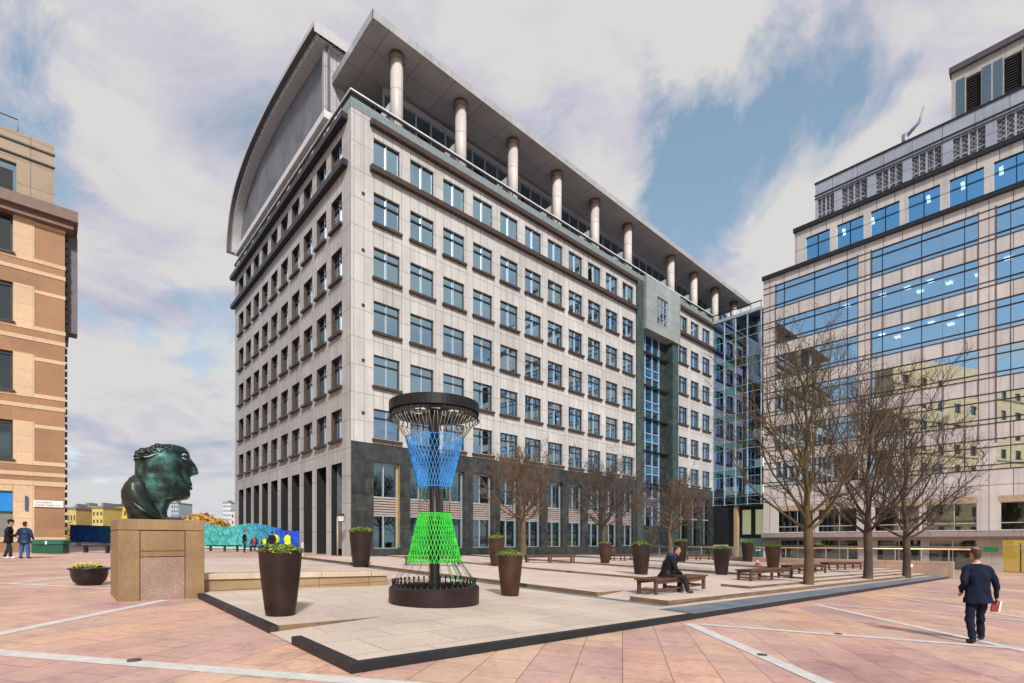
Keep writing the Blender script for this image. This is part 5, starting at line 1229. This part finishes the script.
def person(label, loc, rz, pose, top, leg, shoe, hair, hat=None, jacket=None, group=None, H=1.75, bald=False, collar=None, skin=None, vest=None, hood=None, bulk=1.0, fingers=True):
    """local +y is forward, +x the right-hand side; metres for a 1.75 m figure"""
    skin = skin or SKIN; o = empty('person', loc, rz, label, 'person', group); o.scale = (H / 1.75,) * 3
    b = bulk; J = {}; j = lambda n, p, r: J.__setitem__(n, (Vector(p), r))
    T = pose.get('lean', 0.0); hip = Vector(pose.get('hip', (0, 0, .93)))
    def tor(z, y=0): return Vector((hip.x, hip.y + y + math.sin(T) * z, hip.z + math.cos(T) * z))
    j('pelvis', hip, (.15 * b, .11 * b)); j('waist', tor(.16), (.142 * b, .105 * b)); j('chest', tor(.36), (.165 * b, .118 * b)); j('upchest', tor(.50), (.13 * b, .09 * b)); j('neck', tor(.585, .01), (.058, .058)); j('skull0', tor(.645, .02), (.06, .07))
    E = [('pelvis', 'waist'), ('waist', 'chest'), ('chest', 'upchest'), ('upchest', 'neck'), ('neck', 'skull0')]
    mat = {'neck': 0, 'skull0': 0}
    for s, sg in (('l', -1), ('r', 1)):
        sh = tor(.478) + Vector((sg * .19 * b, 0, 0)); el = hip + Vector(pose.get('elbow_' + s, (sg * .26, -.04, .22))); wr = hip + Vector(pose.get('wrist_' + s, (sg * .27, .04, -.02)))
        hd = (wr - el).normalized(); j('sh' + s, sh, .072 * b); j('el' + s, el, .06 * b); j('wr' + s, wr, (.036, .036)); j('palm' + s, wr + hd * .07, (.042, .022))
        E += [('upchest', 'sh' + s), ('sh' + s, 'el' + s), ('el' + s, 'wr' + s), ('wr' + s, 'palm' + s)]
        hp = hip + Vector((sg * .09 * b, 0, -.06)); kn = Vector(pose.get('knee_' + s, (sg * .10, .02, .50))); an = Vector(pose.get('ankle_' + s, (sg * .10, -.02, .10))); toe = Vector(pose.get('toe_' + s, (an.x + sg * .02, an.y + .16, .045)))
        j('hp' + s, hp, .095 * b); j('kn' + s, kn, .076 * b); j('an' + s, an, .06); j('heel' + s, (an.x, an.y - .02, max(.04, an.z - .055)), .042); j('toe' + s, toe, (.042, .034))
        E += [('pelvis', 'hp' + s), ('hp' + s, 'kn' + s), ('kn' + s, 'an' + s), ('an' + s, 'heel' + s), ('heel' + s, 'toe' + s)]
    me = skin_body(J, E, 'pelvis')
    zone = {'waist': 1, 'chest': 1, 'upchest': 1, 'pelvis': 2, 'neck': 0, 'skull0': 0}
    for s in 'lr': zone.update({'sh' + s: 1, 'el' + s: 1, 'wr' + s: 1, 'palm' + s: 0, 'hp' + s: 2, 'kn' + s: 2, 'an' + s: 2, 'heel' + s: 3, 'toe' + s: 3})
    samp = []
    for a, c_ in E:
        for q in range(7):
            u = q / 6; z_ = zone[c_] if (u > (.8 if c_ == 'neck' else .45) or zone[a] == zone[c_]) else zone[a]
            if a == 'pelvis' and c_ == 'waist': z_ = 2 if u < .35 else 1
            samp.append((J[a][0].lerp(J[c_][0], u), z_))
    for f in me.polygons:
        f.material_index = min(samp, key=lambda s_: (s_[0] - f.center).length_squared)[1]
    parts = [(me, None)]
    hc = tor(.755, .035 + pose.get('head_fwd', 0)); yaw = pose.get('head_yaw', 0); pit = pose.get('head_pitch', 0)
    M = Matrix.Rotation(yaw, 3, 'Z') @ Matrix.Rotation(-pit, 3, 'X'); hk_ = MB()
    pr_ = [(-.125, .045, .055, .025), (-.10, .055, .08, .012), (-.06, .066, .095, .004), (0, .074, .103, 0), (.05, .074, .1, -.005), (.09, .06, .082, -.01), (.112, .035, .05, -.012), (.12, .005, .008, -.012)]
    vs = []; nn = 20
    for z, rx, ry, oy in pr_:
        for q in range(nn):
            a = 2 * PI * q / nn; x = rx * math.cos(a); y = ry * math.sin(a) + oy
            if math.sin(a) > .55 and abs(z - .012) < .03: y -= .008 * (abs(abs(x) - .032) < .02)
            vs.append(hc + M @ Vector((x, y, z)))
    hk_.add(vs, [(i * nn + q, i * nn + (q + 1) % nn, (i + 1) * nn + (q + 1) % nn, (i + 1) * nn + q) for i in range(len(pr_) - 1) for q in range(nn)] + [tuple(range((len(pr_) - 1) * nn, len(pr_) * nn)), tuple(range(nn - 1, -1, -1))], 0, True)
    hk_.ball(hc + M @ Vector((0, .108, -.018)), (.014, .018, .024), 8, 0, M)
    for sg in (-1, 1): hk_.ball(hc + M @ Vector((sg * .076, -.005, -.005)), (.012, .022, .034), 8, 0, M)
    hk_.tube([hc + M @ Vector((-.026, .098, -.062)), hc + M @ Vector((0, .105, -.061)), hc + M @ Vector((.026, .098, -.062))], [.005, .008, .005], 6)
    parts.append((tmpmesh(hk_), 0))
    if fingers:
        fm = MB()
        for s, sg in (('l', -1), ('r', 1)):
            wr, pc = J['wr' + s][0], J['palm' + s][0]; d = (pc - wr).normalized(); side = d.cross(Vector((sg, 0, .0)) if abs(d.x) < .8 else Vector((0, 1, 0))); side = side.normalized() if side.length > .01 else Vector((0, 1, 0)); nrm = side.cross(d).normalized() * (-sg)
            for q, ln in enumerate((.068, .078, .074, .058)):
                bse = pc + d * .012 + side * (.027 - q * .018); fm.tube([bse - d * .02, bse + d * ln * .4, bse + d * ln * .75 + nrm * .014, bse + d * ln * .9 + nrm * .034], [.0095, .009, .008, .006], 6)
            fm.tube([wr + d * .03 + side * .02, wr + d * .06 + side * .047, wr + d * .095 + side * .05 + nrm * .015], [.011, .01, .008], 6)
        parts.append((tmpmesh(fm), 0))
    joined('body', parts, [skin, top, leg, shoe], o)
    hb = MB(); vs = []
    for z, rx, ry, oy in pr_[1:] if not bald else pr_[1:6]:
        for q in range(nn):
            a = 2 * PI * q / nn; f_ = 1.10
            y = ry * math.sin(a) * f_ + oy; x = rx * math.cos(a) * f_
            if math.sin(a) > .25 and z < .085: y = min(y, ry * .25)
            if z < -.01 and math.sin(a) > -.35: x *= .75; y *= .6
            vs.append(hc + M @ Vector((x, y, z * (1.06 if not bald else 1.0) + .008)))
    rn = len(vs) // nn; hb.add(vs, [(i * nn + q, i * nn + (q + 1) % nn, (i + 1) * nn + (q + 1) % nn, (i + 1) * nn + q) for i in range(rn - 1) for q in range(nn)] + ([tuple(range((rn - 1) * nn, rn * nn))] if not bald else []), 0, True)
    hb.build('hair', hair, o)
    if hat:
        hh = MB(); vs = []
        for z, f_ in ((.02, 1.16), (.05, 1.17), (.09, 1.16), (.118, 1.0), (.14, .6), (.148, .1)):
            for q in range(nn): a = 2 * PI * q / nn; vs.append(hc + M @ Vector((.076 * f_ * math.cos(a), .104 * f_ * math.sin(a) - .004, z)))
        hh.add(vs, [(i * nn + q, i * nn + (q + 1) % nn, (i + 1) * nn + (q + 1) % nn, (i + 1) * nn + q) for i in range(5) for q in range(nn)], 0, True); hh.build('hat', hat, o)
    def shell(nm, m, secs, ring=36, ripple=.0):
        sec2 = []
        for a_, b_ in zip(secs, secs[1:]):
            for q in range(3): sec2.append(tuple(x_ + (y_ - x_) * q / 3 for x_, y_ in zip(a_, b_)))
        secs = sec2 + [secs[-1]]
        kk = MB(); vs = []
        for z, rx, ry, oy in secs:
            for q in range(ring):
                a = 2 * PI * q / ring; f_ = 1 + ripple * math.sin(a * 6 + z * 9); c_ = tor(z, oy); w_ = c_ + Vector((rx * b * math.cos(a) * f_, ry * b * math.sin(a) * f_, 0)); vs.append(w_ + fold(w_, .03))
        n_ = len(secs); kk.add(vs, [(i * ring + q, i * ring + (q + 1) % ring, (i + 1) * ring + (q + 1) % ring, (i + 1) * ring + q) for i in range(n_ - 1) for q in range(ring)] + [tuple(range((n_ - 1) * ring, n_ * ring))], 0, True); kk.build(nm, m, o)
    if jacket: shell('jacket', jacket, [(-.17, .225, .17, 0), (-.10, .222, .165, 0), (.0, .208, .15, 0), (.12, .192, .138, 0), (.24, .20, .142, 0), (.36, .215, .148, 0), (.44, .205, .13, 0), (.50, .165, .10, 0), (.555, .08, .072, .005)], ripple=.012)
    if vest: shell('vest', vest, [(-.06, .19, .14, 0), (.12, .185, .137, 0), (.30, .205, .145, 0), (.42, .205, .14, 0), (.51, .15, .10, 0), (.55, .085, .08, 0)])
    if hood: shell('hood', hood, [(.44, .16, .12, -.01), (.52, .135, .115, -.01), (.60, .105, .105, -.005), (.65, .09, .10, -.01)])
    if collar: shell('collar', collar, [(.535, .078, .076, .005), (.58, .07, .07, .008)])
    return o, J
def cloth(n, c, r=.85): return plain(n, c, r, 0, .3, 9, .008, .2)
NAVY = cloth('navy_suit_wool', (.006, .009, .026)); BLACKC = cloth('black_cloth', (.010, .010, .012)); JEAN = cloth('blue_denim', (.035, .10, .26)); DJEAN = cloth('dark_denim', (.02, .024, .035)); LEATH = plain('black_leather', (.012, .01, .01), .35); WHITES = plain('white_trainers', (.72, .68, .68), .6)
PUFF = cloth('navy_puffer_nylon', (.018, .032, .075), .45); HIV = plain('hi_vis_yellow', (.62, .78, .02), .6, 0, .1); HAIRD = plain('dark_hair', (.018, .012, .009), .6, 0, .3, 30); HAIRB = plain('brown_hair', (.05, .028, .017), .6, 0, .3, 30); SHIRT = plain('white_shirt', (.75, .74, .72), .7)
# walking man
p = ground_flat(978, 643)
W1, WJ = person('balding man in navy suit walking away with a red booklet in his right hand', p, -.28, dict(lean=.05, knee_l=(-.135, .0, .50), ankle_l=(-.16, -.16, .10), toe_l=(-.18, .0, .045), knee_r=(.12, .17, .52), ankle_r=(.155, .22, .11), toe_r=(.185, .37, .05), elbow_r=(.265, -.03, .20), wrist_r=(.30, .03, -.05), elbow_l=(-.262, -.08, .20), wrist_l=(-.20, .12, .04)), NAVY, NAVY, LEATH, HAIRB, jacket=NAVY, bald=True, collar=SHIRT, H=1.72, bulk=.98)
hp = W1.matrix_basis @ (WJ['palmr'][0] + Vector((.0, .02, -.10)))
BK = empty('booklet', hp, -.28 + .15, 'dark red booklet held in the walking man\'s right hand', 'booklet')
tl = lambda x, y, z: (x + .18 * z, y, z)
MB().bbox(-.07, .055, -.014, .014, -.12, .08, .004, fn=tl).build('cover', plain('maroon_card', (.19, .018, .022), .5), BK); MB().box(.056, .085, -.010, .010, -.115, .075, fn=tl).build('pages', WHITES, BK)
# seated man
sp2 = Vector((4.62, 15.15, 0)); seat = BENCH_P.z + .45
sp2.z = seat - .53
SM, SJ = person('man in black hooded jacket sitting hunched on the bench', (sp2.x, sp2.y, surf(sp2)), -PI / 2 - .22, dict(hip=(0, -.02, .55), lean=.30, head_pitch=.25, head_fwd=.05, knee_l=(-.12, .43, .50), ankle_l=(-.14, .34, .10), toe_l=(-.15, .50, .045), knee_r=(.14, .46, .50), ankle_r=(.15, .58, .10), toe_r=(.16, .74, .045), elbow_r=(.27, .24, .17), wrist_r=(.14, .42, .02), elbow_l=(-.25, .28, .25), wrist_l=(-.07, .34, .60 - .06)), BLACKC, cloth('charcoal_trousers', (.018, .016, .02)), LEATH, HAIRD, jacket=cloth('black_padded_jacket', (.009, .009, .011), .5), hood=cloth('navy_hood', (.02, .03, .10)), skin=plain('warm_skin', (.46, .205, .12), .55, 0, .1), bulk=1.42)
# two men by the tan building
mp1 = ground_flat(8.5, 558.5); mp2 = ground_flat(24.5, 558.5)
person('man in black beanie and black jacket with white trainers by the tan building', mp1, -1.0, dict(lean=.06, knee_l=(-.1, -.02, .5), ankle_l=(-.12, -.16, .1), knee_r=(.1, .08, .5), ankle_r=(.11, .10, .1), elbow_r=(.27, .02, .2), wrist_r=(.16, .24, .1), elbow_l=(-.27, .02, .2), wrist_l=(-.15, .24, .12)), BLACKC, DJEAN, WHITES, HAIRD, hat=BLACKC, jacket=BLACKC, fingers=True, H=1.82)
person('stout man in navy puffer jacket and blue jeans seen from behind', mp2, .1, dict(ankle_l=(-.16, -.02, .1), ankle_r=(.16, .0, .1), knee_l=(-.13, .02, .5), knee_r=(.13, .02, .5), elbow_r=(.34, -.03, .2), wrist_r=(.30, .12, .02), elbow_l=(-.34, -.03, .2), wrist_l=(-.30, .12, .02)), PUFF, JEAN, LEATH, HAIRD, jacket=PUFF, H=1.76, bulk=1.2)
# workers by the hoarding
def gp(x, Y): X = (x - CX) / F * Y; return Vector((X, Y, gz(X)))
GW_ = 'workers gathered before the hoarding'
person('worker all in black standing left of the seated workers', gp(244.5, 41.2), -1.2, {}, BLACKC, DJEAN, LEATH, HAIRD, jacket=BLACKC, group=GW_)
sitp = dict(hip=(0, -.02, .53), lean=.2, knee_l=(-.12, .42, .48), ankle_l=(-.13, .42, .1), knee_r=(.12, .42, .48), ankle_r=(.13, .46, .1), elbow_r=(.25, .16, .15), wrist_r=(.14, .36, .06), elbow_l=(-.25, .16, .15), wrist_l=(-.14, .36, .06))
bp = ground_flat(246, 551.3)
def on_bench(t_): q = bp + Vector((math.cos(.25) * t_ + .06, math.sin(.25) * t_ + .22, 0)); return Vector((q.x, q.y, gz(bp.x)))
person('seated worker in dark jacket and red vest on the dark bench', on_bench(.5), PI + .25, sitp, BLACKC, DJEAN, LEATH, HAIRD, vest=plain('red_vest', (.30, .04, .05), .6), group=GW_)
person('seated worker in yellow vest on the dark bench', on_bench(1.35), PI + .1, sitp, BLACKC, DJEAN, LEATH, HAIRD, vest=HIV, group=GW_)
person('standing worker in black coat with back turned beside the yellow jackets', gp(272, 39.5), .3, {}, BLACKC, DJEAN, LEATH, HAIRD, jacket=BLACKC, group=GW_)
person('standing worker in yellow vest half behind the black coat', gp(276, 40.6), 1.2, {}, HIV, DJEAN, LEATH, HAIRD, jacket=HIV, group=GW_)
person('worker in full yellow jacket standing alone at the right of the group', gp(287.5, 40), -.4, {}, HIV, DJEAN, LEATH, HAIRD, jacket=HIV, group=GW_, bulk=1.1)

# ================================================================== SKY, SUN, CAMERA
SUN = Vector((.22, -.78, .62)).normalized()
wd = bpy.data.worlds.new('World'); sc.world = wd; wd.use_nodes = True; nt = wd.node_tree; nt.nodes.clear()
out = N(nt, 'ShaderNodeOutputWorld'); bg = N(nt, 'ShaderNodeBackground'); bg.inputs[1].default_value = .092; nt.links.new(bg.outputs[0], out.inputs[0])
sky = N(nt, 'ShaderNodeTexSky', sky_type='NISHITA'); sky.sun_disc = False; sky.sun_elevation = math.asin(SUN.z); sky.sun_rotation = math.atan2(SUN.x, SUN.y); sky.air_density = 1.0; sky.dust_density = .6; sky.ozone_density = 2
tc = N(nt, 'ShaderNodeTexCoord'); sp = N(nt, 'ShaderNodeSeparateXYZ'); nt.links.new(tc.outputs['Generated'], sp.inputs[0])
def mth(op, a, b=None, c=None, clamp=False):
    n = N(nt, 'ShaderNodeMath', operation=op, use_clamp=clamp)
    for i, v_ in enumerate((a, b, c)):
        if v_ is None: continue
        if isinstance(v_, (int, float)): n.inputs[i].default_value = v_
        else: nt.links.new(v_, n.inputs[i])
    return n.outputs[0]
zc = mth('ADD', mth('MAXIMUM', sp.outputs[2], 0.0), .22)
cb = N(nt, 'ShaderNodeCombineXYZ'); nt.links.new(mth('DIVIDE', sp.outputs[0], zc), cb.inputs[0]); nt.links.new(mth('DIVIDE', sp.outputs[1], zc), cb.inputs[1]); cb.inputs[2].default_value = 3.7
def dirpx(x, y): return Vector(((x - CX) / F, 1, (HY - y) / F)).normalized()
def blob(x, y, k_):
    dv = dirpx(x, y) if k_ > 0 else Vector((x, y, -k_)).normalized(); k_ = k_ if k_ > 0 else 6
    d = N(nt, 'ShaderNodeVectorMath', operation='DOT_PRODUCT'); nt.links.new(tc.outputs['Generated'], d.inputs[0]); d.inputs[1].default_value = dv
    return mth('EXPONENT', mth('MULTIPLY', mth('SUBTRACT', d.outputs['Value'], 1.0), k_))
n1 = noise_n(nt, cb.outputs[0], 1.9, 11, .64, .5); n2 = noise_n(nt, cb.outputs[0], 2.6, 9, .58, .5)
# clearer gaps of the sky, fixed in direction
gap = None
for x, y, k_, a in [(790, 140, 100, .27), (690, 225, 180, .24), (880, 60, 130, .20), (640, 100, 500, .12), (990, 40, 300, .10), (560, 120, 300, .16), (95, 265, 160, .22), (150, 340, 260, .12), (235, 100, 500, .16), (20, 45, 500, .14), (660, 190, 260, .12), (-543, -336, -291, .40)]:
    t_ = mth('MULTIPLY', blob(x, y, k_), a); gap = t_ if gap is None else mth('ADD', gap, t_)
wht = None
for x, y, k_, a in [(570, 50, 160, .26), (610, 130, 500, .12), (790, 265, 120, .30), (150, 60, 90, .10), (170, 420, 120, .12), (745, 40, 400, .16), (640, 270, 400, .16), (420, 60, 120, .12), (497, -132, -361, .25), (-484, 258, -300, .2)]:
    t_ = mth('MULTIPLY', blob(x, y, k_), a); wht = t_ if wht is None else mth('ADD', wht, t_)
cov = mth('ADD', mth('SUBTRACT', mth('MULTIPLY_ADD', n1.outputs[0], 1.9, -.25), gap), wht)
dens = ramp(nt, cov, [(.40, (0, 0, 0)), (.50, (.5,) * 3), (.62, (1, 1, 1))])
shade = mth('ADD', mth('MULTIPLY_ADD', n2.outputs[0], 1.15, -.22), mth('MULTIPLY', mth('MINIMUM', cov, .75), .36))
ccol = ramp(nt, shade, [(.36, (2.6, 3.4, 4.3)), (.46, (3.9, 4.2, 5.1)), (.55, (5.0, 4.85, 5.55)), (.66, (5.9, 5.85, 5.75))])
clear = mixc(nt, 1.0, sky.outputs[0], (2.0, 1.95, 1.6), 'MULTIPLY')
clear = mixc(nt, .38, clear, (2.7, 3.7, 4.7))
mix1 = mixc(nt, dens, clear, ccol)
hz = ramp(nt, sp.outputs[2], [(0, (1, 1, 1)), (.12, (.35,) * 3), (.35, (0, 0, 0))])
mix2 = mixc(nt, mixc(nt, .8, (0, 0, 0), hz), mix1, (5.5, 5.7, 6.0))
nt.links.new(mix2, bg.inputs[0])
sl = bpy.data.lights.new('Sun', 'SUN'); sl.energy = 3.6; sl.angle = math.radians(7); sl.color = (1, .97, .92); so = bpy.data.objects.new('Sun', sl); COL.objects.link(so); so.rotation_euler = (-SUN).to_track_quat('-Z', 'Y').to_euler()
cam = bpy.data.cameras.new('Camera'); cam.sensor_width = 36; cam.lens = F * 36 / 1024; cam.shift_y = (HY - 341.5) / 1024; cam.clip_end = 6000; cam.clip_start = .05
co = bpy.data.objects.new('Camera', cam); COL.objects.link(co); co.location = (0, 0, ZC); co.rotation_euler = (PI / 2, 0, 0); sc.camera = co
sc.view_settings.view_transform = 'Standard'; sc.view_settings.look = 'None'; sc.view_settings.exposure = 0.36; sc.view_settings.gamma = 1
sc.cycles.max_bounces = 8; sc.cycles.transparent_max_bounces = 10; sc.cycles.sample_clamp_indirect = 6
